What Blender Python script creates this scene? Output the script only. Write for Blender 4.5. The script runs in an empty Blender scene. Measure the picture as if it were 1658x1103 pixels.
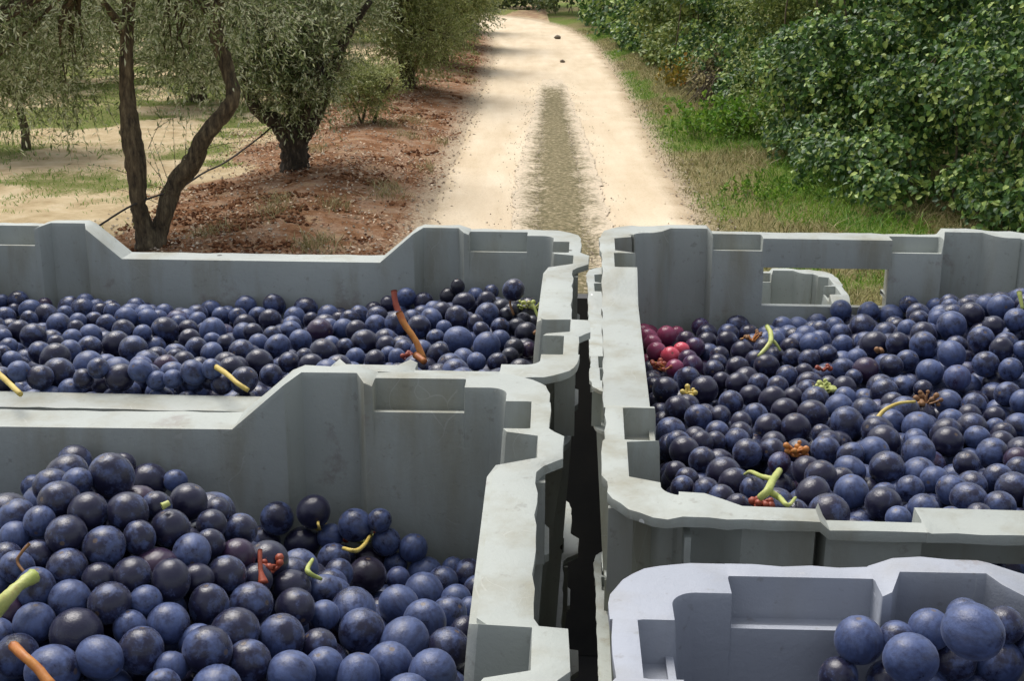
import bpy, bmesh, math, random
import numpy as np
from mathutils import Vector, Matrix
rad = math.radians
C = bpy.context.scene
COL = C.collection
rng = np.random.default_rng(7)
random.seed(7)

# ------------------------------------------------------------------ camera, world, sun, exposure
EYE = 2.45
F, PITCH = 2000.0, rad(18)          # focal length in pixels of the 1658 px wide photograph
cam = bpy.data.cameras.new('camera'); cam.lens = F / 1658 * 36; cam.sensor_width = 36
cam.clip_start = 0.02; cam.clip_end = 500
co = bpy.data.objects.new('camera', cam); COL.objects.link(co)
co.location = (0, 0, EYE); co.rotation_euler = (rad(90) - PITCH, 0, 0)
C.camera = co
SUN_EL, SUN_AZ = rad(62), rad(-30)   # azimuth measured from +y towards +x
W = bpy.data.worlds.new('World'); C.world = W; W.use_nodes = True
nt = W.node_tree; bg = nt.nodes['Background']
sky = nt.nodes.new('ShaderNodeTexSky'); sky.sky_type = 'NISHITA'; sky.sun_disc = False
sky.sun_elevation = SUN_EL; sky.sun_rotation = SUN_AZ; sky.dust_density = 3.0; sky.air_density = 1.0
hs = nt.nodes.new('ShaderNodeHueSaturation'); hs.inputs['Saturation'].default_value = .38
nt.links.new(sky.outputs[0], hs.inputs['Color']); nt.links.new(hs.outputs[0], bg.inputs[0]); bg.inputs[1].default_value = 0.15
sl = bpy.data.lights.new('sun', 'SUN'); sl.energy = 2.25; sl.angle = rad(34); sl.color = (1, .96, .90)
so = bpy.data.objects.new('sun', sl); COL.objects.link(so)
sd = Vector((math.sin(SUN_AZ) * math.cos(SUN_EL), math.cos(SUN_AZ) * math.cos(SUN_EL), math.sin(SUN_EL)))
so.rotation_euler = (-sd).to_track_quat('-Z', 'Y').to_euler(); so.location = (0, 0, 20)
C.view_settings.view_transform = 'Standard'; C.view_settings.look = 'None'
C.view_settings.exposure = 0.36; C.view_settings.gamma = 1

# ------------------------------------------------------------------ helpers
def tag(o, label=None, cat=None, group=None, kind=None):
    if label: o['label'] = label
    if cat: o['category'] = cat
    if group: o['group'] = group
    if kind: o['kind'] = kind
    return o
def empty(name, loc, rz=0, label=None, cat=None, group=None):
    o = bpy.data.objects.new(name, None); COL.objects.link(o); o.empty_display_size = .1
    o.location = loc; o.rotation_euler = (0, 0, rz)
    return tag(o, label, cat, group)
def link(name, me, mat=None, parent=None):
    o = bpy.data.objects.new(name, me); COL.objects.link(o)
    if mat is not None and not me.materials: me.materials.append(mat)
    if parent is not None: o.parent = parent
    return o
def npmesh(name, V, Fc, smooth=False):
    """V (n,3); Fc (m,k) equal-sized faces"""
    V = np.ascontiguousarray(V, dtype=np.float32); Fc = np.ascontiguousarray(Fc, dtype=np.int32)
    me = bpy.data.meshes.new(name); k = Fc.shape[1]
    me.vertices.add(len(V)); me.vertices.foreach_set('co', V.ravel())
    me.loops.add(Fc.size); me.loops.foreach_set('vertex_index', Fc.ravel())
    me.polygons.add(len(Fc)); me.polygons.foreach_set('loop_start', np.arange(0, Fc.size, k, dtype=np.int32))
    me.polygons.foreach_set('loop_total', np.full(len(Fc), k, dtype=np.int32))
    me.polygons.foreach_set('use_smooth', np.full(len(Fc), smooth))
    me.update(calc_edges=True); me.validate()
    return me
class Tubes:
    def __init__(s): s.V, s.F, s.n = [], [], 0
    def add(s, pts, radii, k=6, lump=0.0):
        pts = [Vector(p) for p in pts]; m = len(pts)
        if isinstance(radii, (int, float)): radii = [radii] * m
        ref = Vector((.3, .9, .2)).normalized(); b0 = s.n; rings = []
        for i, p in enumerate(pts):
            d = (pts[min(i + 1, m - 1)] - pts[max(i - 1, 0)])
            d = d.normalized() if d.length > 1e-9 else Vector((0, 0, 1))
            a = d.cross(ref)
            if a.length < .1: a = d.cross(Vector((1, 0, 0)))
            a.normalize(); b = d.cross(a); ref = (-a).cross(d) if False else ref
            for j in range(k):
                t = 2 * math.pi * j / k
                r = radii[i] * (1 + lump * random.uniform(-1, 1))
                s.V.append(tuple(p + (a * math.cos(t) + b * math.sin(t)) * r))
        for i in range(m - 1):
            for j in range(k):
                q = b0 + i * k
                s.F.append((q + j, q + (j + 1) % k, q + k + (j + 1) % k, q + k + j))
        for base in (b0, b0 + (m - 1) * k):                      # cap with quads fanned to a point
            c = len(s.V); s.V.append(tuple(sum((Vector(s.V[base + j]) for j in range(k)), Vector()) / k))
            for j in range(0, k, 2):
                s.F.append((base + j, base + (j + 1) % k, base + (j + 2) % k, c))
        s.n = len(s.V)
    def build(s, name, mat, parent=None):
        return link(name, npmesh(name, np.array(s.V), np.array(s.F), True), mat, parent)
def bez(pts, n=8):
    """Catmull-Rom through pts"""
    P = [Vector(p) for p in pts]; P = [P[0] * 2 - P[1]] + P + [P[-1] * 2 - P[-2]]; out = []
    for i in range(1, len(P) - 2):
        for j in range(n):
            t = j / n; a, b, c, d = P[i - 1:i + 3]
            out.append(.5 * ((2 * b) + (c - a) * t + (2 * a - 5 * b + 4 * c - d) * t * t + (3 * b - a - 3 * c + d) * t ** 3))
    out.append(P[-2]); return out
def lerpl(a, n):
    x = np.linspace(0, len(a) - 1, n); return list(np.interp(x, range(len(a)), a))
_perm = rng.random((64, 64, 8))
def vnoise(x, y, s, ch=0):
    x = np.asarray(x) / s; y = np.asarray(y) / s
    xi = np.floor(x).astype(int); yi = np.floor(y).astype(int); fx = x - xi; fy = y - yi
    fx = fx * fx * (3 - 2 * fx); fy = fy * fy * (3 - 2 * fy)
    g = lambda a, b: _perm[a % 64, b % 64, ch]
    return (g(xi, yi) * (1 - fx) + g(xi + 1, yi) * fx) * (1 - fy) + (g(xi, yi + 1) * (1 - fx) + g(xi + 1, yi + 1) * fx) * fy
def fbm(x, y, s, ch=0, o=4):
    v = 0; a = .5; t = 0
    for i in range(o): v = v + a * vnoise(x, y, s, (ch + i) % 8); t += a; a *= .55; s *= .5
    return v / t

# ------------------------------------------------------------------ materials
def newmat(name):
    m = bpy.data.materials.new(name); m.use_nodes = True
    return m, m.node_tree, m.node_tree.nodes['Principled BSDF']
def N(t, typ, **kw):
    n = t.nodes.new(typ)
    for k, v in kw.items():
        if k.startswith('i_'):
            key = k[2:]; key = int(key) if key.isdigit() else key.replace('_', ' ')
            n.inputs[key].default_value = v
        else: setattr(n, k, v)
    return n
def noise(t, vec, scale, detail=4, rough=.55):
    n = N(t, 'ShaderNodeTexNoise'); n.inputs['Scale'].default_value = scale; n.inputs['Detail'].default_value = detail
    n.inputs['Roughness'].default_value = rough
    if vec is not None: t.links.new(vec, n.inputs['Vector'])
    return n
def ramp(t, fac, stops):
    r = N(t, 'ShaderNodeValToRGB'); e = r.color_ramp.elements
    while len(e) < len(stops): e.new(.5)
    for k, (p, c) in enumerate(stops):
        e[k].position = p; e[k].color = (*c, 1) if len(c) == 3 else c
    t.links.new(fac, r.inputs[0]); return r
def g3(v): return (v, v, v)
def mix(t, fac, a, b, blend='MIX'):
    m = N(t, 'ShaderNodeMix', data_type='RGBA', blend_type=blend)
    for sock, val in ((m.inputs[0], fac), (m.inputs[6], a), (m.inputs[7], b)):
        if hasattr(val, 'is_linked') or hasattr(val, 'links'): t.links.new(val, sock)
        else: sock.default_value = val if isinstance(val, (int, float)) else (*val, 1)
    return m.outputs[2]
def mth(t, op, a, b=None, clamp=False):
    m = N(t, 'ShaderNodeMath', operation=op, use_clamp=clamp)
    for s, v in ((m.inputs[0], a), (m.inputs[1], b)):
        if v is None: continue
        if hasattr(v, 'links'): t.links.new(v, s)
        else: s.default_value = v
    return m.outputs[0]
def bump(t, b, h, strength=.3, dist=.002):
    n = N(t, 'ShaderNodeBump'); n.inputs['Strength'].default_value = strength; n.inputs['Distance'].default_value = dist
    t.links.new(h, n.inputs['Height']); t.links.new(n.outputs[0], b.inputs['Normal'])

def plastic(name, base, stain, seedz):
    m, t, b = newmat(name)
    tc = N(t, 'ShaderNodeTexCoord'); oi = N(t, 'ShaderNodeObjectInfo')
    off = N(t, 'ShaderNodeVectorMath', operation='ADD'); t.links.new(tc.outputs['Object'], off.inputs[0])
    cx = N(t, 'ShaderNodeCombineXYZ'); cx.inputs[0].default_value = seedz; t.links.new(oi.outputs['Random'], cx.inputs[1]); t.links.new(cx.outputs[0], off.inputs[1])
    v = off.outputs[0]
    mp = N(t, 'ShaderNodeMapping'); mp.inputs['Scale'].default_value = (1, 1, .18); t.links.new(v, mp.inputs[0])
    n1 = noise(t, v, 7, 5); c = ramp(t, n1.outputs[0], [(.3, tuple(x * .86 for x in base)), (.7, tuple(min(1, x * 1.1) for x in base))]).outputs[0]
    n2 = noise(t, mp.outputs[0], 26, 5, .6); s = ramp(t, n2.outputs[0], [(.47, g3(0)), (.70, g3(.65))]).outputs[0]
    c = mix(t, s, c, stain)
    n3 = noise(t, v, 120, 3, .7); s3 = ramp(t, n3.outputs[0], [(.62, g3(0)), (.70, g3(.35))]).outputs[0]
    c = mix(t, s3, c, (.16, .15, .12))
    vo = N(t, 'ShaderNodeTexVoronoi'); vo.inputs['Scale'].default_value = 34; t.links.new(v, vo.inputs['Vector'])
    vr = N(t, 'ShaderNodeSeparateColor'); t.links.new(vo.outputs['Color'], vr.inputs[0])
    dk = mth(t, 'MULTIPLY', mth(t, 'LESS_THAN', vo.outputs['Distance'], .085), mth(t, 'GREATER_THAN', vr.outputs[0], .86))
    lt = mth(t, 'MULTIPLY', mth(t, 'LESS_THAN', vo.outputs['Distance'], .06), mth(t, 'LESS_THAN', vr.outputs[0], .07))
    c = mix(t, dk, c, (.03, .022, .015)); c = mix(t, lt, c, (.7, .7, .66))
    wv = N(t, 'ShaderNodeTexVoronoi', feature='DISTANCE_TO_EDGE'); wm = N(t, 'ShaderNodeMapping'); wm.inputs['Scale'].default_value = (1, 1, .25); wm.inputs['Rotation'].default_value = (.5, .3, .8)
    nw = noise(t, v, 9, 3); wa = N(t, 'ShaderNodeVectorMath', operation='ADD'); t.links.new(v, wa.inputs[0]); wsx = N(t, 'ShaderNodeVectorMath', operation='SCALE'); wsx.inputs['Scale'].default_value = .12
    t.links.new(nw.outputs['Color'], wsx.inputs[0]); t.links.new(wsx.outputs[0], wa.inputs[1]); t.links.new(wa.outputs[0], wm.inputs[0]); t.links.new(wm.outputs[0], wv.inputs['Vector']); wv.inputs['Scale'].default_value = 22
    sm = mth(t, 'MULTIPLY', mth(t, 'LESS_THAN', wv.outputs['Distance'], .005), mth(t, 'GREATER_THAN', n2.outputs[0], .56))
    c = mix(t, mth(t, 'MULTIPLY', sm, .22), c, (.5, .5, .47))
    n6 = noise(t, v, 16, 6, .7); js = ramp(t, n6.outputs[0], [(.62, g3(0)), (.70, g3(.55))]).outputs[0]; c = mix(t, js, c, (.19, .15, .13))
    t.links.new(c, b.inputs['Base Color'])
    r = ramp(t, n1.outputs[0], [(.3, g3(.38)), (.7, g3(.62))]); t.links.new(r.outputs[0], b.inputs['Roughness'])
    n4 = noise(t, v, 300, 4, .7); n5 = noise(t, v, 28, 3)
    h = mth(t, 'ADD', n4.outputs[0], mth(t, 'MULTIPLY', n5.outputs[0], 1.6)); bump(t, b, h, .28, .0012)
    b.inputs['Specular IOR Level'].default_value = .4
    return m
PL_GREY = plastic('grey_plastic', (.350, .372, .340), (.21, .19, .12), 0)
PL_BLUE = plastic('blue_grey_plastic', (.32, .34, .385), (.27, .27, .27), 5)

def grape_mat():
    m, t, b = newmat('grape_skin')
    tc = N(t, 'ShaderNodeTexCoord'); oi = N(t, 'ShaderNodeObjectInfo')
    cx = N(t, 'ShaderNodeCombineXYZ')
    for k in range(3): t.links.new(mth(t, 'MULTIPLY', oi.outputs['Random'], 37.0 + 31 * k), cx.inputs[k])
    ad = N(t, 'ShaderNodeVectorMath', operation='ADD'); t.links.new(tc.outputs['Object'], ad.inputs[0]); t.links.new(cx.outputs[0], ad.inputs[1])
    v = ad.outputs[0]
    n1 = noise(t, v, 1.15, 5, .62); n2 = noise(t, v, 7, 4, .7)
    thr = mth(t, 'SUBTRACT', 1.02, oi.outputs['Alpha'])            # lots of bloom = low threshold
    a = mth(t, 'SUBTRACT', mth(t, 'ADD', n1.outputs[0], mth(t, 'MULTIPLY', mth(t, 'SUBTRACT', n2.outputs[0], .5), .16)), thr)
    mask = mth(t, 'MULTIPLY', a, 6.0, True)
    mp = N(t, 'ShaderNodeMapping'); mp.inputs['Scale'].default_value = (1, 1, .35); t.links.new(v, mp.inputs[0])
    n3 = noise(t, mp.outputs[0], 3.5, 5, .65)
    soft = ramp(t, n3.outputs[0], [(.30, g3(.28)), (.60, g3(1.0))]).outputs[0]
    mk = mth(t, 'MULTIPLY', mask, soft)
    mk = mth(t, 'ADD', mth(t, 'MULTIPLY', mk, .84), .07)
    bl = mix(t, n2.outputs[0], (.040, .070, .185), (.095, .13, .27))
    c = mix(t, mk, oi.outputs['Color'], bl)
    sx = N(t, 'ShaderNodeSeparateXYZ'); t.links.new(tc.outputs['Object'], sx.inputs[0])
    rxy = mth(t, 'ADD', mth(t, 'MULTIPLY', sx.outputs[0], sx.outputs[0]), mth(t, 'MULTIPLY', sx.outputs[1], sx.outputs[1]))
    scar = mth(t, 'MULTIPLY', mth(t, 'MULTIPLY', mth(t, 'LESS_THAN', rxy, .014), mth(t, 'GREATER_THAN', sx.outputs[2], 0)), .8)
    c = mix(t, scar, c, (.11, .075, .05))
    t.links.new(c, b.inputs['Base Color'])
    t.links.new(mth(t, 'ADD', mth(t, 'MULTIPLY', mk, .32), .18), b.inputs['Roughness'])
    b.inputs['Specular IOR Level'].default_value = .5
    b.inputs['Sheen Weight'].default_value = .12; b.inputs['Sheen Roughness'].default_value = .4
    b.inputs['Sheen Tint'].default_value = (.7, .75, 1, 1)
    bump(t, b, n2.outputs[0], .12, .06)
    return m
GRAPE = grape_mat()
def simple(name, ramps, scale=40, rough=.6, coord='Object', bmp=.3, island=0.0, zs=1.0):
    m, t, b = newmat(name)
    tc = N(t, 'ShaderNodeTexCoord'); mp = N(t, 'ShaderNodeMapping'); mp.inputs['Scale'].default_value = (1, 1, zs); t.links.new(tc.outputs[coord], mp.inputs[0]); n = noise(t, mp.outputs[0], scale, 6, .65)
    f = n.outputs[0]
    if island:
        g = N(t, 'ShaderNodeNewGeometry')
        f = mth(t, 'ADD', mth(t, 'MULTIPLY', g.outputs['Random Per Island'], island), mth(t, 'MULTIPLY', n.outputs[0], 1 - island))
    r = ramp(t, f, ramps); t.links.new(r.outputs[0], b.inputs['Base Color']); b.inputs['Roughness'].default_value = rough
    if bmp: bump(t, b, n.outputs[0], bmp, .002 if bmp < .9 else .02)
    return m
STEM_GREEN = simple('green_stalk', [(.3, (.26, .33, .06)), (.6, (.46, .48, .15)), (.75, (.36, .26, .10))], 90, .5)
STEM_YEL = simple('yellow_stalk', [(.3, (.42, .30, .05)), (.7, (.60, .47, .13))], 90, .5)
STEM_ORANGE = simple('orange_stalk', [(.3, (.30, .07, .015)), (.7, (.55, .25, .04))], 60, .5)
STEM_RED = simple('red_stalk', [(.3, (.20, .03, .015)), (.7, (.34, .07, .03))], 60, .5)
STEM_BROWN = simple('brown_stalk', [(.3, (.12, .05, .02)), (.7, (.30, .15, .05))], 90, .6)
def leafmat(name, stops, rough=.45, trans=.25, gl=.35):
    m, t, b = newmat(name)
    g = N(t, 'ShaderNodeNewGeometry'); tc = N(t, 'ShaderNodeTexCoord'); n = noise(t, tc.outputs['Object'], 1.1, 3)
    f = mth(t, 'ADD', mth(t, 'MULTIPLY', g.outputs['Random Per Island'], .6), mth(t, 'MULTIPLY', n.outputs[0], .4))
    r = ramp(t, f, stops); t.links.new(r.outputs[0], b.inputs['Base Color']); b.inputs['Roughness'].default_value = rough
    b.inputs['Specular IOR Level'].default_value = gl
    tr = N(t, 'ShaderNodeBsdfTranslucent'); t.links.new(r.outputs[0], tr.inputs[0])
    mx = N(t, 'ShaderNodeMixShader'); mx.inputs[0].default_value = trans
    out = t.nodes['Material Output']
    t.links.new(b.outputs[0], mx.inputs[1]); t.links.new(tr.outputs[0], mx.inputs[2]); t.links.new(mx.outputs[0], out.inputs[0])
    return m
OLIVE = leafmat('olive_leaf', [(.2, (.09, .13, .045)), (.38, (.20, .26, .10)), (.54, (.38, .44, .22)), (.68, (.66, .70, .50))], .45, .38, .3)
OLIVE_Y = leafmat('olive_leaf_light', [(.2, (.15, .20, .05)), (.5, (.33, .38, .12)), (.8, (.58, .60, .32))], .5, .3, .4)
BRAMBLE = leafmat('bramble_leaf', [(.2, (.028, .07, .02)), (.48, (.07, .15, .038)), (.63, (.15, .27, .06)), (.77, (.42, .52, .14))], .42, .25, .35)
BRAMBLE_L = leafmat('bramble_leaf_light', [(.2, (.09, .14, .03)), (.5, (.18, .25, .06)), (.8, (.36, .40, .12))], .5, .3, .4)
FAR_LEAF = leafmat('far_leaf', [(.2, (.05, .08, .025)), (.5, (.09, .13, .04)), (.8, (.20, .24, .09))], .5, .3, .3)
GRASS = leafmat('grass_blade', [(.2, (.07, .11, .02)), (.5, (.16, .20, .05)), (.7, (.28, .26, .11)), (.85, (.42, .35, .2))], .55, .35, .3)
GRASS_G = leafmat('fresh_grass', [(.2, (.06, .16, .015)), (.6, (.16, .30, .03)), (.85, (.30, .38, .08))], .55, .4, .3)
GRASS_S = leafmat('strip_blade', [(.2, (.05, .05, .015)), (.5, (.11, .10, .035)), (.8, (.26, .21, .10))], .6, .3, .2)
GRASS_D = leafmat('dry_grass', [(.2, (.15, .13, .05)), (.5, (.30, .26, .12)), (.8, (.50, .43, .24))], .6, .3, .2)
WEED_Y = leafmat('yellow_weed', [(.2, (.14, .14, .03)), (.6, (.38, .28, .04)), (.85, (.35, .16, .04))], .5, .3, .3)
LITTER = leafmat('dead_leaf', [(.2, (.10, .035, .015)), (.42, (.28, .12, .05)), (.58, (.44, .26, .14)), (.74, (.68, .55, .40))], .6, .1, .3)
BARK = simple('olive_bark', [(.36, (.03, .022, .014)), (.5, (.085, .065, .038)), (.62, (.15, .12, .07)), (.72, (.25, .20, .12))], 30, .9, bmp=1.0, zs=.22)
BARK_D = simple('dark_bark', [(.35, (.015, .012, .009)), (.55, (.05, .038, .025)), (.7, (.16, .13, .10))], 30, .9, bmp=1.0, zs=.25)
TWIG = simple('twig_bark', [(.3, (.05, .04, .025)), (.7, (.17, .13, .08))], 20, .8)
HOSE = simple('black_pipe', [(.3, (.012, .01, .01)), (.7, (.05, .04, .035))], 20, .5)

# ------------------------------------------------------------------ geometry of the picture
YAW = rad(3.3)
EX = np.array([math.cos(YAW), -math.sin(YAW), 0]); EY = np.array([math.sin(YAW), math.cos(YAW), 0]); EZ = np.array([0, 0, 1.0])
def ray(px, py):
    """direction in the load's own axes (x across, y away, z up), per unit of depth along the lens axis"""
    cx, cy = (px - 829) / F, -(py - 551) / F
    d = np.array([cx, math.cos(PITCH) + cy * math.sin(PITCH), -math.sin(PITCH) + cy * math.cos(PITCH)])
    return np.array([d @ EX, d @ EY, d[2]])
def load2world(p): return EX * p[0] + EY * p[1] + EZ * p[2] + np.array([0, 0, EYE])
def depth_of(P):
    w = P[..., 0:1] * EX + P[..., 1:2] * EY + P[..., 2:3] * EZ
    return w[..., 1] * math.cos(PITCH) - w[..., 2] * math.sin(PITCH)
def project(P):
    w = P[..., 0:1] * EX + P[..., 1:2] * EY + P[..., 2:3] * EZ
    z = w[..., 1] * math.cos(PITCH) - w[..., 2] * math.sin(PITCH)
    up = w[..., 1] * math.sin(PITCH) + w[..., 2] * math.cos(PITCH)
    return 829 + F * w[..., 0] / z, 551 - F * up / z, z
DROP = .252

# ------------------------------------------------------------------ crates
H = .27; R0 = .034
def side_profile(kind):
    """half a side from a corner: (u, t, zt, slot floor or None, bulge)"""
    if kind == 'A_long':
        return [(R0, .024, 0, None, 0), (.048, .024, 0, None, 0), (.0485, .024, 0, -.019, 0), (.100, .024, 0, -.019, 0), (.1005, .024, 0, None, 0),
                (.105, .024, .002, None, 0), (.111, .010, .003, None, .002), (.143, .010, .003, None, .002), (.150, .026, .001, None, 0), (.181, .027, -.026, None, 0), (.3, .027, -.026, None, 0)]
    if kind == 'C_long':
        return [(R0, .024, 0, None, 0), (.048, .024, 0, None, 0), (.0485, .024, 0, -.019, 0), (.106, .024, 0, -.019, 0), (.1065, .024, 0, None, 0),
                (.110, .024, .002, None, 0), (.116, .011, .004, None, .001), (.150, .011, .004, None, .001), (.154, .018, .003, None, 0), (.178, .035, -.004, None, 0), (.3, .036, -.005, None, 0)]
    if kind in ('A_short', 'C_short'):
        return [(R0, .024, 0, None, 0), (.045, .024, 0, None, 0), (.0455, .024, 0, -.019, 0), (.084, .024, 0, -.019, 0), (.0845, .024, 0, None, 0),
                (.089, .022, 0, None, .003), (.094, .006, 0, None, .007), (.122, .006, 0, None, .007), (.127, .026, -.002, None, -.003), (.133, .030, -.003, None, -.006),
                (.145, .030, -.003, None, -.006), (.2, .030, -.003, None, -.006)]
    if kind == 'B_long':
        return [(R0, .026, .002, None, 0), (.040, .026, .002, None, 0), (.046, .011, .002, None, .002), (.090, .011, .002, None, .002), (.095, .028, .001, None, 0),
                (.0955, .028, .001, -.017, 0), (.142, .028, .001, -.017, 0), (.1425, .028, .001, None, 0), (.150, .028, -.001, None, 0), (.185, .028, -.018, None, 0), (.3, .028, -.018, None, 0)]
    if kind == 'B_short':
        return [(R0, .028, .003, None, 0), (.046, .027, .003, None, 0), (.054, .021, .003, None, .001), (.062, .012, .004, None, .002), (.095, .011, .004, None, .002), (.099, .026, 0, None, 0),
                (.1, .026, -.001, -.015, 0), (.143, .026, -.001, -.015, 0), (.1435, .026, -.001, None, 0), (.145, .026, -.001, None, 0), (.2, .026, -.001, None, 0)]
def stations(var, L, D):
    prof = {0: side_profile(var + '_long'), 1: side_profile(var + '_short')}
    out = []
    for s in range(4):
        S = L if s % 2 == 0 else D
        half = prof[s % 2]; full = list(half)
        for (u, t, z, f, b) in reversed(half[:-1]): full.append((S - u, t, z, f, b))
        dense = []
        for a, b_ in zip(full[:-1], full[1:]):
            dense.append(a)
            n = int((b_[0] - a[0]) / .011)
            same = a[3] == b_[3]
            for i in range(1, n):
                k = i / n
                dense.append(tuple(a[j] + (b_[j] - a[j]) * k if j != 3 else (a[3] if same else None) for j in range(5)))
        dense.append(full[-1])
        for d in dense: out.append(('side', s, S) + d)
        c = full[-1]
        for k in range(1, 8): out.append(('corner', s, k / 8, None, c[1], c[2], None, 0))
    return out
def place(st, o, z, L, D):
    if st[0] == 'side':
        _, s, S, u = st[:4]
        a, b = -S / 2 + u, (D if s % 2 == 0 else L) / 2 - o
    else:
        s = st[1]; S = L if s % 2 == 0 else D; T = D if s % 2 == 0 else L
        r = max(R0 - o, .010); ang = st[2] * math.pi / 2
        a = S / 2 - o - r + r * math.sin(ang); b = T / 2 - o - r + r * math.cos(ang)
    # s=0 front (-y), 1 right, 2 rear, 3 left
    x, y = a, -b
    for _ in range(s): x, y = -y, x
    return (x, y, z)
def section(st):
    t, zt, slot, b = st[4], st[5], st[6], st[7]
    jz = random.uniform(-1, 1) * .0004; jo = random.uniform(-1, 1) * .0007
    if slot is not None:
        so_ = .010; zi = zt + slot + .0035; zf = zt + slot; w = so_ - .004; lipo = t - .003
    else:
        so_ = t * .5; zi = zt - max(0, t - .0285) * 1.7; zf = zt; w = t - .004; lipo = t - .003
    if slot is None and t > .031: so_ = t * .2; lipo = t * .9; zf = zt + (zi - zt) * .85
    hb, ht = (-.062, -.027) if st[1] % 2 == 1 and st[0] == 'side' else (-.069, -.036)
    return [(t + .014, -H), (t + .004, hb), (t + .002, ht), (t + .0005, (zf if slot is not None else zi) - .004), (t, zi), (lipo, zi), (lipo, zf), (so_, zf), (so_, zt),
            (-b + jo, zt + jz), (-b + jo, zt - .005), (w, zt - .005), (w + .0005, ht), (w + .001, hb), (t + .010, -H)]
def crate_mesh(var, L=.6, D=.4):
    st = stations(var, L, D); V = []; nS = len(st)
    for s in st:
        sec = section(s)
        for (o, z) in sec: V.append(place(s, o, z, L, D))
    m = len(sec); bm = bmesh.new(); vs = [bm.verts.new(v) for v in V]
    def hole(i):
        s, n = st[i], st[(i + 1) % nS]
        return s[0] == 'side' and n[0] == 'side' and s[1] % 2 == 1 and s[3] >= .1449 and n[3] <= D - .1449
    for i in range(nS):
        j = (i + 1) % nS
        for k in range(m):
            k2 = (k + 1) % m
            if hole(i) and (k == 1 or k == 12): continue
            try: bm.faces.new((vs[i * m + k], vs[j * m + k], vs[j * m + k2], vs[i * m + k2]))
            except ValueError: pass
        if hole(i):
            bm.faces.new((vs[i * m + 1], vs[j * m + 1], vs[j * m + 13], vs[i * m + 13]))
            bm.faces.new((vs[i * m + 2], vs[i * m + 12], vs[j * m + 12], vs[j * m + 2]))
            if not hole(i - 1): bm.faces.new([vs[i * m + q] for q in (1, 13, 12, 2)])
            if not hole(j): bm.faces.new([vs[j * m + q] for q in (1, 2, 12, 13)])
    bmesh.ops.remove_doubles(bm, verts=bm.verts, dist=.00005)
    bmesh.ops.dissolve_degenerate(bm, edges=bm.edges, dist=.00005)
    bmesh.ops.recalc_face_normals(bm, faces=bm.faces)
    me = bpy.data.meshes.new('crate_shell'); bm.to_mesh(me); bm.free()
    o = bpy.data.objects.new('tmp', me); COL.objects.link(o)
    md = o.modifiers.new('b', 'BEVEL'); md.width = .0022; md.segments = 3; md.limit_method = 'ANGLE'; md.angle_limit = rad(38); md.use_clamp_overlap = True
    dg = bpy.context.evaluated_depsgraph_get(); me2 = bpy.data.meshes.new_from_object(o.evaluated_get(dg)); bpy.data.objects.remove(o)
    me2.name = 'crate_shell'; me2.shade_smooth(); me2.set_sharp_from_angle(angle=rad(40))
    return me2, st
def flange_mesh(st, L, D):
    V, Fc = [], []; n = len(st)
    for s in st:
        t = s[4]; w = (.006 if s[6] is not None else t - .004) + .002; o0 = min(.004 - s[7] * .6, w - .002)
        for (o, z) in ((o0, -.052), (w, -.052), (w, -.056), (o0, -.056)): V.append(place(s, o, z, L, D))
    for i in range(n):
        j = (i + 1) % n; a, b = st[i], st[j]
        if a[0] == 'side' and a[1] % 2 == 1 and b[0] == 'side' and a[3] >= .1449 and b[3] <= D - .1449: continue
        for k in range(4): Fc.append((i * 4 + k, i * 4 + (k + 1) % 4, j * 4 + (k + 1) % 4, j * 4 + k))
    return npmesh('lower_flange', V, Fc)
def box_mesh(name, cs):
    V, Fc = [], []
    for (a, b) in cs:
        n = len(V)
        for z in (a[2], b[2]):
            for (x, y) in ((a[0], a[1]), (b[0], a[1]), (b[0], b[1]), (a[0], b[1])): V.append((x, y, z))
        Fc += [tuple(n + q for q in f) for f in ((0, 3, 2, 1), (4, 5, 6, 7), (0, 1, 5, 4), (1, 2, 6, 5), (2, 3, 7, 6), (3, 0, 4, 7))]
    return npmesh(name, V, Fc)
crate_cache = {}
def crate_parts(var):
    if var in crate_cache: return crate_cache[var]
    L, D = .6, .4
    shell, st = crate_mesh(var, L, D); fl = flange_mesh(st, L, D)
    ribs = []
    for (sgn) in (-1, 1):
        for x in ((-.265, -.13, 0, .13, .265) if var == 'A' else (-.27, -.15, 0, .15, .27)):
            w = .013
            ya, yb = sorted((sgn * (D / 2 - .001), sgn * (D / 2 - w)))
            top = -.034 if abs(x) < .155 else -.007
            ribs.append(box_mesh('rib', [((x - .0015, ya, -.052), (x + .0015, yb, top))]))
        for y in ((-.163, -.068, .068, .163) if var == 'A' else (-.163, .163)):
            xa, xb = sorted((sgn * (L / 2 - .002), sgn * (L / 2 - .015)))
            ribs.append(box_mesh('rib', [((xa, y - .0015, -.052), (xb, y + .0015, -.008))]))
    fb = box_mesh('crate_floor', [((-L / 2 + .037, -D / 2 + .037, -H), (L / 2 - .037, D / 2 - .037, -H + .005))])
    crate_cache[var] = (shell, fl, ribs, fb)
    return crate_cache[var]
crate_stock = {}
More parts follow.
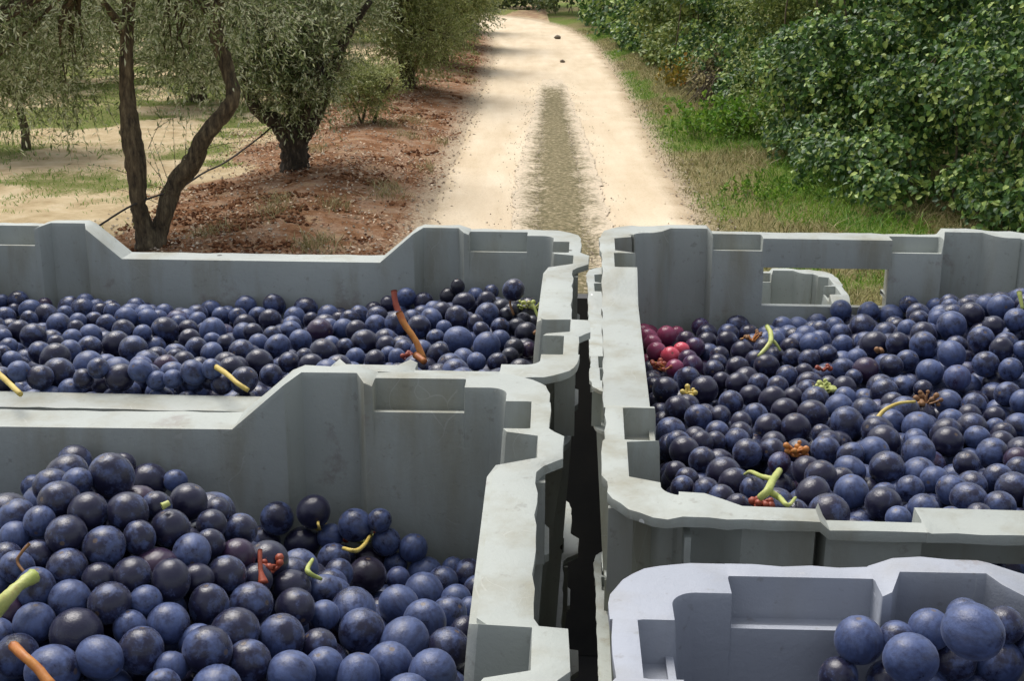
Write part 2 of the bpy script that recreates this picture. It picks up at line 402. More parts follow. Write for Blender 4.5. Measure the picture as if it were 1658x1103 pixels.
def crate(var, mat, center, extra_yaw, label, rot90=False, group='grey plastic harvest crates', top=True):
    key = (var, mat.name)
    if key not in crate_stock:
        sh, fl, ribs, fb = crate_parts(var)
        if sh.materials:
            sh, fl, fb = sh.copy(), fl.copy(), fb.copy(); ribs = [r.copy() for r in ribs]
            for q in [sh, fl, fb] + ribs: q.materials.clear()
        for q in [sh, fl, fb] + ribs: q.materials.append(mat)
        crate_stock[key] = (sh, fl, ribs, fb)
    sh, fl, ribs, fb = crate_stock[key]
    w = load2world(center)
    o = link('harvest_crate', sh); o.location = w; o.rotation_euler = (0, 0, -YAW + (rad(90) if rot90 else 0) + extra_yaw)
    tag(o, label, 'crate', group)
    link('lower_flange', fl, parent=o); link('crate_floor', fb, parent=o)
    for r in ribs: link('rib', r, parent=o)
    return o
Z0 = -DROP
CR = {  # centre in load axes, variant, rotated
 'FL': ((-.3005, .902, Z0), 'A', PL_GREY, 0.0, False, 'grey crate at the far left, its long back wall dipped in the middle'),
 'NL': ((-.3115, .468, Z0 + .012), 'A', PL_GREY, rad(1.5), False, 'grey crate at the bottom left with grapes heaped below its stained back wall'),
 'FR': ((.2160, .809, Z0), 'B', PL_GREY, rad(-.4), True, 'grey crate at the right with a rectangular handle hole in its back wall'),
 'NR': ((.3160, .262, Z0 + .008), 'C', PL_BLUE, rad(.9), False, 'bluish grey crate in the bottom right corner with few grapes showing'),
 'BK': ((.2130, 1.70, Z0 - .27), 'B', PL_GREY, rad(.5), True, 'lower grey crate standing behind the right stack, seen through the handle hole'),
}
for k, (c, v, m, y, r, lab) in CR.items(): crate(v, m, c, y, lab, r)
POS = {'FL': 'far left', 'NL': 'near left', 'FR': 'far right', 'NR': 'near right', 'BK': 'rearmost'}
ORD = ['second', 'third', 'fourth']
for k, (c, v, m, y, r, lab) in CR.items():
    nlev = 3 if k != 'BK' else 2
    for q in range(nlev):
        cc = (c[0] + (random.uniform(.018, .030) if c[0] > 0 else random.uniform(-.004, .006)), c[1] + random.uniform(-.006, .006), c[2] - (q + 1) * .262)
        crate(v, PL_GREY, cc, y + rad(random.uniform(-.4, .4)), f'grey crate {ORD[q]} from the top of the {POS[k]} stack', r, group='crates under the top layer')

# trailer bed that carries the stacks
bed_z = Z0 - 3 * .262 - H - .012
tr = empty('trailer', load2world((-.1, .9, bed_z)), -YAW, 'dark flat trailer bed underneath the stacks of grey crates', 'trailer')
TM = simple('trailer_steel', [(.3, (.012, .012, .013)), (.7, (.03, .027, .024))], 8, .6)
def loc_box(name, x0, x1, y0, y1, z0, z1, par=tr, mat=TM):
    return link(name, box_mesh(name, [((x0, y0, z0), (x1, y1, z1))]), mat, par)
loc_box('deck', -1.0, 1.1, -1.2, 1.35, -.05, -.002); loc_box('gap_backing', -.98, .37, 1.19, 1.22, 0, -.60 - bed_z)  # unseen board added behind the stacks so the gap between them stays dark
loc_box('side_rail', -1.04, -1.0, -1.2, 1.36, -.12, .03); loc_box('side_rail', 1.1, 1.14, -1.2, 1.36, -.12, .03)
loc_box('chassis', -.3, .4, -1.1, 1.3, -.2, -.05)
for sx in (-.85, .95):
    t_ = Tubes(); t_.add([(sx - .1, 0, -.52), (sx - .09, 0, -.52), (sx + .09, 0, -.52), (sx + .1, 0, -.52)], [.36, .40, .40, .36], 24)
    wheel = t_.build('wheel', HOSE, tr)
tt = Tubes(); tt.add([(-.85, 0, -.52), (.95, 0, -.52)], .04, 10); tt.build('axle', TM, tr)
tt = Tubes(); tt.add([(-.2, 0, -.52), (-.2, 0, -.2)], .03, 8); tt.build('suspension_post', TM, tr)
tt = Tubes(); tt.add([(.3, 0, -.52), (.3, 0, -.2)], .03, 8); tt.build('suspension_post', TM, tr)

# ------------------------------------------------------------------ grapes
def sc(lst, s, ox, oy): return [(x / s + ox, y / s + oy, r / s) for (x, y, r) in lst]
T = {}
T['NL'] = sc([(330,135,78),(465,205,98),(560,152,50),(675,210,92),(748,215,42),(150,240,50),(250,235,72),(345,225,45),(255,330,87),(385,355,82),(560,358,90),(690,335,40),(835,310,82),(755,425,80),(75,375,75),(165,395,60),(270,495,85),(455,505,92),(620,475,55),(935,410,60),(975,370,55),(1050,420,72),(1215,400,78),(1180,470,76),(1390,350,76),(1340,490,76),(1470,465,55),(870,545,82),(915,515,55),(1055,560,72),(995,640,84),(875,635,42),(300,620,86),(440,665,65),(575,680,83),(745,670,80),(145,725,85),(325,750,90),(340,860,118),(500,810,90),(570,850,60),(735,840,92),(645,760,50),(935,770,82),(1110,760,98),(1310,780,84),(1435,810,60),(1285,690,75),(1130,645,62),(1435,705,72),(1480,570,75),(1500,630,60),(150,845,88),(20,860,55),(85,790,50),(80,980,90),(250,1030,118),(480,1000,92),(610,970,95),(745,1035,55),(840,930,50),(880,1005,108),(1030,880,112),(1250,915,105),(1410,950,72),(1090,1020,100),(1300,1070,105),(945,1100,118),(730,1110,60),(1470,1060,80),(50,550,45),(160,560,45),(90,610,45),(20,650,40),(95,455,45)], 2.7375, 0, 700) + \
  sc([(80,590,55),(145,590,35),(175,635,47),(265,680,45),(30,690,35),(112,755,82),(205,720,35),(212,765,30),(300,740,62),(385,735,30),(65,875,78),(215,858,68),(300,815,68),(405,835,50),(380,885,58),(300,910,75),(130,950,80),(220,975,92),(385,1000,75),(185,1055,80),(40,1080,70),(330,1090,80),(450,940,22),(450,870,30)], 2.032, 540, 560)
T['FR'] = sc([(105,520,45),(150,510,30),(45,555,35),(190,540,40),(230,570,45),(125,610,42),(170,580,32),(60,590,40),(195,620,40),(145,660,38),(215,655,45),(410,480,48),(370,548,48),(435,590,50),(540,650,55),(415,660,50),(335,605,40),(330,640,40),(310,675,42),(645,570,42),(650,615,40),(575,610,40),(735,560,55),(725,625,45),(635,690,45),(700,680,35),(105,760,58),(195,715,50),(268,755,65),(345,715,35),(410,725,45),(510,735,48),(385,810,52),(585,745,45),(470,780,45),(575,800,60),(655,790,45),(740,795,60),(620,845,55),(740,860,65),(495,870,52),(430,900,42),(545,920,55),(665,925,68),(150,840,58),(260,875,60),(320,870,45),(420,960,50),(330,950,48),(165,990,50),(250,975,45),(570,990,50),(780,950,40),(810,985,55),
(806,605,38),(870,560,42),(880,430,48),(835,480,42),(860,510,42),(910,455,42),(960,485,62),(975,430,50),(1005,565,62),(1085,440,66),(1150,390,40),(1110,560,50),(1080,650,50),(970,670,57),(870,665,48),(930,620,42),(1200,430,50),(1200,455,42),(1225,520,58),(1220,560,62),(1155,500,40),(1290,455,45),(1345,475,72),(1270,400,40),(1430,425,52),(1345,600,60),(1370,700,58),(1250,680,60),(1475,540,58),(1490,645,58),(1525,475,45),(1560,395,58),(1490,390,40),(1625,450,52),(1570,580,48),(1600,665,48),(1640,580,35),(1040,765,58),(1135,740,50),(885,755,50),(810,735,32),(880,790,45),(860,835,62),(965,850,58),(890,905,78),(1215,750,35),(1330,810,55),(1440,820,50),(1600,780,55),(1640,800,50),(1195,920,75),(1095,900,58),(1030,950,70),(1335,895,55),(1325,950,68),(1445,930,72),(1530,870,40),(1620,920,65),(1560,960,50),(1190,980,50),(920,700,30),(1420,870,50),(1520,930,40)], 2.683, 1040, 350) + \
  sc([(310,80,60),(375,45,42),(430,35,35),(520,25,50),(385,120,50),(470,165,72),(565,80,55),(655,75,50),(690,125,28),(580,225,45),(390,230,50),(315,220,42),(275,160,32),(325,185,28),(470,270,50),(515,290,38),(680,315,35),(760,320,35),(865,330,85),(825,250,68),(800,150,58),(880,75,58),(965,90,48),(1060,80,62),(1095,25,70),(1240,80,68),(970,150,55),(1120,155,68),(970,240,70),(1100,285,72),(1205,225,50),(1160,340,45),(1255,310,58),(1300,190,55),(1430,125,48),(1355,30,60),(1380,235,60),(1375,350,45),(1480,30,45),(1535,85,65),(1560,35,50),(1555,190,60),(1450,270,68),(1540,290,60),(1480,345,55),(1630,110,50),(1620,230,75),(1640,150,50),(1400,370,35)], 2.4454, 980, 700)
T['NR'] = sc([(1060,830,95),(1210,900,108),(1265,790,75),(1160,810,30),(1455,790,118),(1385,745,40),(1600,810,55),(1385,945,70),(1590,920,88),(940,975,65),(1480,1010,85),(1290,1010,70),(1100,1010,80),(1640,850,60),(1560,1020,70),(1010,1060,80)], 2.4454, 980, 700)
T['FL'] = sc([(85,405,50),(15,410,25),(140,450,52),(215,425,32),(25,480,50),(75,450,30),(140,495,38),(225,480,58),(285,525,58),(90,550,55),(160,575,65),(310,465,38),(395,450,60),(490,455,38),(385,505,38),(440,500,40),(540,460,42),(510,515,42),(605,490,55),(705,490,50),(365,535,35),(435,570,55),(345,585,45),(270,605,32),(40,625,42),(15,580,30),(190,655,55),(265,685,75),(335,650,50),(430,630,58),(555,615,68),(640,640,75),(685,565,38),(595,555,55),(790,550,68),(855,510,35),(900,545,48),(910,590,50),(945,500,40),(1020,555,68),(940,635,52),(1015,655,50),(1020,595,28),(1060,480,42),(1140,485,42),(1180,430,55),(1315,425,52),(1240,480,45),(1300,505,55),(1410,485,55),(1465,440,55),(1400,520,45),(1490,500,32),(1395,550,50),(1530,560,65),(1605,540,50),(1440,595,55),(1210,555,42),(1305,570,40),(1240,610,45),(1330,625,58),(1160,650,62),(1085,610,42),(1240,705,68),(1110,735,62),(1385,700,48),(1460,675,35),(1550,650,72),(1625,620,40),(1490,710,50),(425,720,82),(270,765,82),(150,795,62),(575,745,72),(665,735,55),(730,760,48),(820,755,60),(880,700,48),(840,675,35),(960,735,50),(930,785,58),(365,810,38),(490,830,70),(610,840,55),(700,830,35),(755,830,40),(845,850,60),(1010,840,50),(1110,820,65),(1010,790,40),(945,855,30),(370,855,50),(55,690,45),(10,660,25),(30,820,50),(1300,760,50)], 2.961, 0, 350) + \
  sc([(420,410,48),(330,440,65),(355,420,45),(270,430,35),(195,455,45),(210,480,50),(200,530,55),(115,545,50),(25,540,50),(135,610,70),(30,620,40),(255,620,48),(300,520,65),(410,530,60),(470,490,50),(520,460,50),(595,490,60),(560,375,36),(590,362,26),(610,385,26),(625,415,48),(680,380,38),(752,368,34),(735,410,45),(745,470,62),(863,352,53),(855,455,35),(820,475,25),(600,595,75),(735,625,68),(800,590,42),(800,535,42),(710,545,35),(680,510,35),(490,585,42),(530,535,25),(880,530,42),(955,565,58),(1010,510,32),(1005,460,35),(920,500,30),(890,640,45),(975,640,35),(845,670,35),(785,700,40),(685,695,42),(430,650,55),(340,640,45),(265,665,32),(305,685,28),(200,690,45),(485,660,50),(105,680,45),(515,640,25)], 2.961, 540, 350)
def HS(k, x, y):
    g = lambda cx, cy, s: np.exp(-((x - cx) ** 2 + (y - cy) ** 2) / (2 * s * s))
    if k == 'FL': return -.324 + .052 * (1.06 - y) / .33 + .022 * g(-.09, 1.0, .06) + .006 * g(-.42, .98, .08)
    if k == 'NL': return -.255 - .078 * np.clip((y - .32) / .34, -.2, 1) + .072 * g(-.205, .475, .06) - .022 * g(-.05, .60, .07)
    if k == 'FR': return -.338 + .068 * (1.07 - y) / .52 + .060 * g(.38, .93, .11) + .01 * g(.02, 1.0, .04)
    if k == 'NR': return -.243 - .07 * np.clip((.15 - x) / .05, 0, 1) - .06 * np.clip((y - .385) / .04, 0, 1)
    if k == 'BK': return -.60 + 0 * x
def hit(k, px, py, lift=0.0):
    d = ray(px, py)
    if k == 'NR' : pass
    ts = np.linspace(.25, 1.6, 2700); X = d[0] * ts; Y = d[1] * ts; Z = d[2] * ts
    below = Z <= HS(k, X, Y) + lift
    i = int(np.argmax(below)) if below.any() else len(ts) - 1
    return d * ts[i], ts[i]
BOX = {}
for k, (c, v, m, y, r, lab) in CR.items():
    hl, hd = (.3, .2) if not r else (.2, .3)
    tx = .030 if not r else .030
    BOX[k] = (c[0] - hl + .032, c[0] + hl - .032, c[1] - hd + .030, c[1] + hd - .030)
BN = {  # bunch seeds: photo point, label
 'NL': [((165, 775), 'blue-black grape bunch heaped highest in the near left crate'),
        ((60, 900), 'grape bunch with a thick pale green stalk, left edge of the near left crate'),
        ((300, 900), 'dark grape bunch in the hollow right of the tall heap, near left crate'),
        ((430, 880), 'grape bunch with a small red upright stalk in the middle of the near left crate'),
        ((600, 900), 'grape bunch with a yellow-green and red twiglet beside one big glossy black grape'),
        ((660, 1020), 'plump dusty blue grape bunch beside the right wall of the near left crate'),
        ((400, 1040), 'dusty blue grape bunch at the bottom middle of the near left crate'),
        ((110, 1040), 'grape bunch with an orange stalk in the bottom left corner of the photo')],
 'FL': [((50, 590), 'grape bunch with a yellow stalk stub, left end of the far left crate'),
        ((190, 540), 'blue grape bunch near the back wall left part of the far left crate'),
        ((290, 610), 'dusty blue grape bunch left of the pale yellow stub in the far left crate'),
        ((440, 590), 'grape bunch with a short yellow stalk at the far left crate front rim'),
        ((430, 510), 'grape bunch against the middle of the far left crate back wall'),
        ((640, 540), 'grape bunch with a tall red and orange stalk sticking up from it'),
        ((760, 520), 'dusty blue grape bunch with black raisins on top in the far left crate'),
        ((870, 540), 'small glossy black grape bunch with a yellow-green twig and one grape perched on top')],
 'FR': [((1085, 565), 'half-ripe grape bunch with pink and red grapes in the far right crate'),
        ((1220, 560), 'black grape bunch with a green forked stalk under the handle hole'),
        ((1150, 640), 'small dark grape bunch beside the left wall of the far right crate'),
        ((1320, 640), 'dark grape bunch with tiny yellow-green berries in the middle of the far right crate'),
        ((1130, 740), 'dark purple grape bunch in the front left corner of the far right crate'),
        ((1260, 780), 'grape bunch with thick green forked stalk near the far right crate front rim'),
        ((1410, 530), 'dusty blue grape bunch heaped right of the handle hole'),
        ((1580, 530), 'blue grape bunch with a pale green stalk tip at the far right crate back'),
        ((1450, 660), 'grape bunch with a thin curved yellow stalk ending in brown twigs'),
        ((1590, 730), 'large dusty blue grape bunch at the right edge of the far right crate'),
        ((1430, 800), 'dark blue grape bunch behind the notched front rim of the far right crate')],
 'NR': [((1430, 1050), 'pale dusty blue grape bunch with yellow berries, left one in the bluish near right crate'),
        ((1590, 1030), 'grape bunch with the biggest blotched dark grape, at the photo bottom right corner')],
}
def uv_sphere(nu, nv, wob, el):
    V = [(0, 0, 1.0)]
    for i in range(1, nv):
        a = math.pi * i / nv
        for j in range(nu): b = 2 * math.pi * j / nu; V.append((math.sin(a) * math.cos(b), math.sin(a) * math.sin(b), math.cos(a)))
    V.append((0, 0, -1.0)); V = np.array(V)
    ph = rng.random(6) * 6.28
    s = 1 + wob * (np.sin(2 * V[:, 0] + ph[0]) * .5 + np.sin(2.3 * V[:, 1] + ph[1]) * .5 + np.sin(2.1 * V[:, 2] + ph[2]) * .4)
    dim = 1 - .07 * np.exp(-((1 - V[:, 2]) / .012)) - .04 * np.exp(-((1 + V[:, 2]) / .01))
    V = V * (s * dim)[:, None] * np.array([1, 1, el]); Fq, Ft = [], []
    n = nv - 1
    for j in range(nu): Ft.append((0, 1 + j, 1 + (j + 1) % nu)); Ft.append((1 + n * nu, 1 + (n - 1) * nu + (j + 1) % nu, 1 + (n - 1) * nu + j))
    for i in range(n - 1):
        for j in range(nu): a = 1 + i * nu; Fq.append((a + j, a + nu + j, a + nu + (j + 1) % nu, a + (j + 1) % nu))
    return V, Ft, Fq
def sphere_me(nu, nv, wob, el):
    V, Ft, Fq = uv_sphere(nu, nv, wob, el); me = bpy.data.meshes.new('grape'); me.from_pydata([tuple(v) for v in V], [], Ft + Fq); me.shade_smooth(); me.materials.append(GRAPE); return me
GM = [sphere_me(24, 16, w, e) for (w, e) in ((.012, 1.0), (.025, 1.05), (.04, .96), (.02, 1.10), (.045, 1.03), (.03, 1.15), (.05, .98), (.035, 1.07))]
LV, LT, LQ = uv_sphere(10, 7, .015, 1.02)
LT = np.array([(a, b, c, c) for a, b, c in LT]); LTt = LT[:, :3]; LQ = np.array(LQ)
TINT = lambda px, py: 0
bunch_objs = {}
PERCH = (863 / 2.961 + 540, 352 / 2.961 + 350)
def pack(k, nrand_top, nrand_low):
    x0, x1, y0, y1 = BOX[k]
    tp, tr_ = [], []
    for (px, py, r) in T.get(k, []):
        if k == 'NR':
            z = F * .0098 / max(r, 30); z = min(max(z, .40), .47); P = ray(px, py) * z; t = z
        else:
            P, t = hit(k, px, py)
            if P[1] > y1 - .011: t = t * (y1 - .011) / P[1]; P = ray(px, py) * t
            if k == 'FL' and (px, py) == PERCH: t = 1.0; P = ray(px, py) * t
        tp.append(P); tr_.append(.0091 * (min(max(r * t / F, .0056), .0115) / .0091) ** (.72 if k != 'NR' else .45))
    nT = len(tp); area = (x1 - x0) * (y1 - y0)
    def cand(n, dz):
        X = rng.uniform(x0, x1, n); Y = rng.uniform(y0, y1, n); Z = HS(k, X, Y) + dz
        return np.stack([X, Y, Z], 1)
    A = cand(nrand_top, -.003); B = cand(nrand_low, -.018); B2 = cand(int(nrand_low * .8), -.033)
    P = np.concatenate(([np.array(tp)] if nT else []) + [A, B, B2]); n = len(P)
    Rr = np.concatenate([np.array(tr_), rng.uniform(.0080, .0098, n - nT)])
    mob = np.ones(n); mob[:nT] = .22
    # drop random top grapes that hide or crowd a traced one
    if nT:
        px, py, pz = project(P); keep = np.ones(n, bool)
        for i in range(nT, n):
            d = np.hypot(px[:nT] - px[i], py[:nT] - py[i]); rp = Rr[i] * F / pz[i]; rt = Rr[:nT] * F / pz[:nT]
            if ((d < .8 * (rp + rt)) & (pz[i] < pz[:nT] + .006)).any(): keep[i] = False
        P, Rr, mob = P[keep], Rr[keep], mob[keep]; n = len(P)
    P0 = P.copy()
    for it in range(45):
        D = P[:, None, :] - P[None, :, :]; d = np.sqrt((D ** 2).sum(-1)) + 1e-6; np.fill_diagonal(d, 9)
        ov = np.maximum(0, (Rr[:, None] + Rr[None, :]) * .96 - d); share = mob[:, None] / (mob[:, None] + mob[None, :])
        mv = ((ov * share / d)[..., None] * D).sum(1)
        P = P + .42 * mv + (P0 - P) * (.05 * (1.2 - mob))[:, None]
        top = HS(k, P[:, 0], P[:, 1]) + .004; free = np.arange(n) >= nT
        P[:, 2] = np.where(free, np.minimum(P[:, 2], top), P[:, 2])
        P[:, 0] = np.clip(P[:, 0], x0 + Rr, x1 - Rr); P[:, 1] = np.clip(P[:, 1], y0 + Rr, y1 - Rr)
    # which of them show: coarse depth buffer
    px, py, pz = project(P); S = .6
    W_, H_ = int(1658 * S), int(1103 * S); zb = np.full((H_, W_), 9.0); ib = np.full((H_, W_), -1)
    for i in np.argsort(-pz):
        r = Rr[i] * F / pz[i] * S; cx, cy = px[i] * S, py[i] * S
        a0, a1, b0, b1 = int(cx - r), int(cx + r) + 2, int(cy - r), int(cy + r) + 2
        a0, b0, a1, b1 = max(a0, 0), max(b0, 0), min(a1, W_), min(b1, H_)
        if a0 >= a1 or b0 >= b1: continue
        yy, xx = np.mgrid[b0:b1, a0:a1]; mk = (xx - cx) ** 2 + (yy - cy) ** 2 < r * r
        ib[b0:b1, a0:a1][mk] = i
    # hidden behind the front rim?
    cnt = np.bincount(ib[ib >= 0].ravel(), minlength=n)
    vis = (cnt > 26) | (np.arange(n) < nT) & (cnt > 8)
    return P, Rr, vis, nT
def rot():
    q = Vector((random.gauss(0, 1), random.gauss(0, 1), random.gauss(0, 1))).normalized()
    return Matrix.Rotation(random.uniform(0, 6.28), 3, q).to_euler()
def grape_color(k, px, py, r, idx):
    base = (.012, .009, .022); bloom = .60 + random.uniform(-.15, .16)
    if k == 'FR':
        if px < 1215 or py > 560 and px < 1345: bloom = .52 + random.uniform(-.09, .1); base = (.013, .008, .02)
        if px < 1140 and py < 600:
            base = (.24, .03, .075); bloom = .42
            if (px - 1087) ** 2 + (py - 577) ** 2 < 300 or (px - 1103) ** 2 + (py - 566) ** 2 < 160: base = (.62, .06, .09); bloom = .30
            elif px > 1112: base = (.05, .012, .04); bloom = .5
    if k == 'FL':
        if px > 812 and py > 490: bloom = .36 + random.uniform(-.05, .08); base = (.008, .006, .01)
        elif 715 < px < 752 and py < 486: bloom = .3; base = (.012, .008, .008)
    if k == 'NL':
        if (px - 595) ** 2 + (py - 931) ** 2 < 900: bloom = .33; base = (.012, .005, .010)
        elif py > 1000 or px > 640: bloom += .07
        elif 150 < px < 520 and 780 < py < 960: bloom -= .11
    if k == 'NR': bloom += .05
    if random.random() < .08: bloom -= .15
    if random.random() < .04: base = (.030, .010, .026)
    return (*base, bloom)
CRN = {'NL': 'near left', 'FL': 'far left', 'FR': 'far right', 'NR': 'bluish near right'}
PILE = {}
for k, (nt_, nl_) in {'NL': (360, 720), 'FL': (400, 720), 'FR': (380, 740), 'NR': (420, 480)}.items():
    P, Rr, vis, nT = pack(k, nt_, nl_); PILE[k] = (P, Rr)
    px, py, pz = project(P)
    seeds = []
    for (q, lab) in BN[k]:
        hp, _ = hit(k, *q); e = empty('grape_bunch', load2world(hp + np.array([0, 0, -.03])), 0, lab, 'grape bunch', f'bunches of grapes in the {CRN[k]} crate')
        seeds.append((hp, e)); bunch_objs[(k, q)] = e
    S = np.array([s[0] for s in seeds]); cnts = [0] * len(seeds); hid = []
    for i in np.argsort(-Rr * vis / pz):
        if not vis[i]: hid.append(i); continue
        d = ((S - P[i])[:, :2] ** 2).sum(1) * (1 + .0 * rng.random(len(S)))
        if i < nT and k == 'FL' and abs(px[i] - 831) < 8 and abs(py[i] - 469) < 12: b = len(S) - 1
        else: b = int(np.argmin(d))
        if cnts[b] >= 98: hid.append(i); continue
        cnts[b] += 1
        e = seeds[b][1]; o = bpy.data.objects.new('grape', random.choice(GM)); COL.objects.link(o)
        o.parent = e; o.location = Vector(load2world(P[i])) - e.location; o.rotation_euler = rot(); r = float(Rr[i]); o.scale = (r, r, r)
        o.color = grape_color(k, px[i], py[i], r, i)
    M = len(hid)
    if M:
        Pw = np.array([load2world(P[i]) for i in hid]); Rh = Rr[hid]; nv = len(LV)
        V = (Pw[:, None, :] + LV[None] * Rh[:, None, None]).reshape(-1, 3)
        off = (np.arange(M) * nv)[:, None, None]
        Fa = [tuple(f) for f in (LTt[None] + off).reshape(-1, 3)] + [tuple(f) for f in (LQ[None] + off).reshape(-1, 4)]
        me = bpy.data.meshes.new('grapes'); me.from_pydata(V.tolist(), [], [tuple(map(int, f)) for f in Fa]); me.shade_smooth()
        HM = bpy.data.materials.get('grape_mass') or simple('grape_mass', [(.35, (.010, .008, .02)), (.6, (.035, .048, .11))], 120, .55, bmp=0)
        o = link('grapes', me, HM); tag(o, f'blue-black grapes lying under and between the bunches of the {CRN[k]} crate', 'grapes', None, 'stuff')
    print('pile', k, 'traced', nT, 'individual', sum(cnts), 'hidden', M, cnts, 'r', np.round(np.percentile(Rr[:nT], [5, 50, 95]) * 1000, 1))

# stalks: traced points (px, py, lift towards the eye in mm, radius mm)
def stalk(k, q, pts, rads, mat, name='stalk', lift=.008, kk=8):
    e = bunch_objs[(k, q)]; P = []
    for p in pts:
        l = p[2] if len(p) > 2 else lift
        h, t = hit(k, p[0], p[1], l); P.append(Vector(load2world(h)) - e.location)
    c = bez(P, 5); tb = Tubes(); tb.add(c, [r / 1000 for r in lerpl(rads, len(c))], kk, .06)
    return tb.build(name, mat, e)
def upright(k, q, pts, rads, mat, name='stalk', depth=None, kk=8):
    """stalk standing up out of the pile: every point at about the depth of its foot"""
    e = bunch_objs[(k, q)]; h, t0 = hit(k, pts[-1][0], pts[-1][1], .004); P = []
    for i, p in enumerate(pts):
        t = t0 + (len(pts) - 1 - i) * .002 + (depth or 0); P.append(Vector(load2world(ray(p[0], p[1]) * t)) - e.location)
    c = bez(P, 5); tb = Tubes(); tb.add(c, [r / 1000 for r in lerpl(rads, len(c))], kk, .06)
    return tb.build(name, mat, e)
def rachis(k, q, cx, cy, r, n, mat, tipmat=None):
    e = bunch_objs[(k, q)]; tb = Tubes(); tips = Tubes(); h, t = hit(k, cx, cy, .004); c0 = Vector(load2world(h)) - e.location
    for i in range(n):
        a = random.uniform(0, 6.28); d = Vector((math.cos(a), math.sin(a) * .6, random.uniform(.1, .9))).normalized(); L = r * t / F * random.uniform(.6, 1.1)
        p1 = c0 + d * L * .5 + Vector((random.uniform(-1, 1), 0, random.uniform(-1, 1))) * .002; p2 = c0 + d * L
        tb.add(bez([c0, p1, p2], 3), lerpl([.0010, .0006, .0009], 7), 5, .1)
        s = random.uniform(.0012, .0022); tips.add([p2 + d * -s, p2 - d * s * .6, p2, p2 + d * s * .6, p2 + d * s], [s * .2, s * .85, s, s * .85, s * .2], 8)
    tb.build('twiglet', mat, e); tips.build('berry_stub', tipmat or mat, e)
stalk('FL', (640, 540), [(672, 574, .010), (688, 586, .006)], [2.4, 2.2], STEM_ORANGE)
upright('FL', (640, 540), [(646, 505), (655, 525), (672, 550), (686, 582)], [2.6, 2.4, 2.2, 2.5], STEM_ORANGE)
upright('FL', (640, 540), [(638, 470), (640, 488), (646, 507), (650, 515)], [2.6, 2.4, 2.7, 2.2], STEM_RED, depth=.004)
stalk('FL', (440, 590), [(347, 592, .012), (368, 606, .012), (384, 620, .010), (402, 632, .006)], [1.9, 1.7, 1.5, 1.4], STEM_YEL)
stalk('FL', (50, 590), [(-8, 600, .012), (10, 616, .010), (33, 638, .008)], [2.0, 1.8, 1.6], STEM_YEL)
upright('FL', (870, 540), [(862, 490), (868, 505), (880, 530), (890, 555)], [.9, 1.1, 1.2, 1.3], STEM_GREEN)
rachis('FL', (870, 540), 858, 500, 22, 14, STEM_GREEN); rachis('FL', (870, 540), 880, 545, 16, 8, STEM_BROWN)
upright('FL', (870, 540), [(827, 476), (826, 492), (832, 510)], [1.0, .9, 1.0], STEM_BROWN)
rachis('FL', (640, 540), 660, 580, 14, 7, STEM_RED)
stalk('FR', (1220, 560), [(1242, 528, .022), (1248, 540, .018), (1246, 556, .015), (1228, 577, .008)], [2.0, 2.1, 2.0, 1.4], STEM_GREEN)
stalk('FR', (1220, 560), [(1246, 548, .016), (1256, 556, .012), (1264, 568, .006)], [1.8, 1.3, .9], STEM_GREEN)
rachis('FR', (1220, 560), 1218, 552, 18, 10, STEM_ORANGE, STEM_BROWN)
rachis('FR', (1320, 640), 1335, 633, 18, 14, STEM_GREEN, STEM_GREEN)
rachis('FR', (1320, 640), 1332, 600, 12, 8, STEM_RED, STEM_RED)
stalk('FR', (1450, 660), [(1420, 678, .008), (1432, 664, .012), (1455, 653, .014), (1482, 650, .014)], [1.5, 1.3, 1.0, .9], STEM_YEL)
rachis('FR', (1450, 660), 1500, 655, 22, 14, STEM_BROWN); rachis('FR', (1320, 640), 1420, 570, 10, 4, STEM_BROWN)
stalk('FR', (1260, 780), [(1262, 762, .016), (1250, 780, .017), (1243, 795, .016), (1230, 806, .012)], [1.7, 1.9, 2.2, 1.8], STEM_GREEN)
stalk('FR', (1260, 780), [(1246, 796, .015), (1262, 806, .012), (1276, 818, .012), (1288, 806, .008)], [1.7, 1.5, 1.0, .8], STEM_GREEN)
stalk('FR', (1260, 780), [(1252, 776, .016), (1232, 771, .014), (1216, 764, .010), (1205, 768, .006)], [1.5, 1.3, 1.1, .7], STEM_GREEN)
rachis('FR', (1260, 780), 1290, 738, 22, 12, STEM_ORANGE); rachis('FR', (1260, 780), 1234, 818, 16, 8, STEM_RED)
rachis('FR', (1085, 565), 1075, 600, 22, 10, STEM_ORANGE, STEM_RED); rachis('FR', (1150, 640), 1112, 640, 14, 8, STEM_YEL)
upright('FR', (1580, 530), [(1650, 472), (1652, 482), (1656, 500)], [2.0, 1.5, 1.2], STEM_GREEN)
stalk('NL', (60, 900), [(-10, 992, .014), (12, 968, .018), (32, 948, .018), (56, 932, .016)], [3.0, 2.6, 2.2, 2.9], STEM_GREEN)
stalk('NL', (110, 1040), [(22, 1046, .020), (38, 1062, .022), (60, 1082, .020), (84, 1112, .016)], [1.9, 1.7, 1.7, 2.0], STEM_ORANGE)
upright('NL', (430, 880), [(421, 890), (421, 905), (422, 925), (426, 945)], [1.0, .9, 1.0, 2.2], STEM_RED)
rachis('NL', (430, 880), 440, 925, 26, 10, STEM_RED)
stalk('NL', (600, 900), [(514, 836, .020), (516, 852, .018), (520, 860, .010)], [.9, .8, .8], STEM_YEL)
rachis('NL', (600, 900), 517, 857, 16, 5, STEM_YEL)
rachis('NL', (600, 900), 588, 880, 34, 12, STEM_GREEN, STEM_RED)
stalk('NL', (600, 900), [(556, 888, .016), (576, 892, .018), (590, 882, .018), (600, 866, .016)], [1.0, 1.2, 1.1, .9], STEM_YEL)
stalk('NL', (600, 900), [(506, 906, .010), (498, 925, .012), (520, 938, .010)], [.8, 1.2, .8], STEM_GREEN)
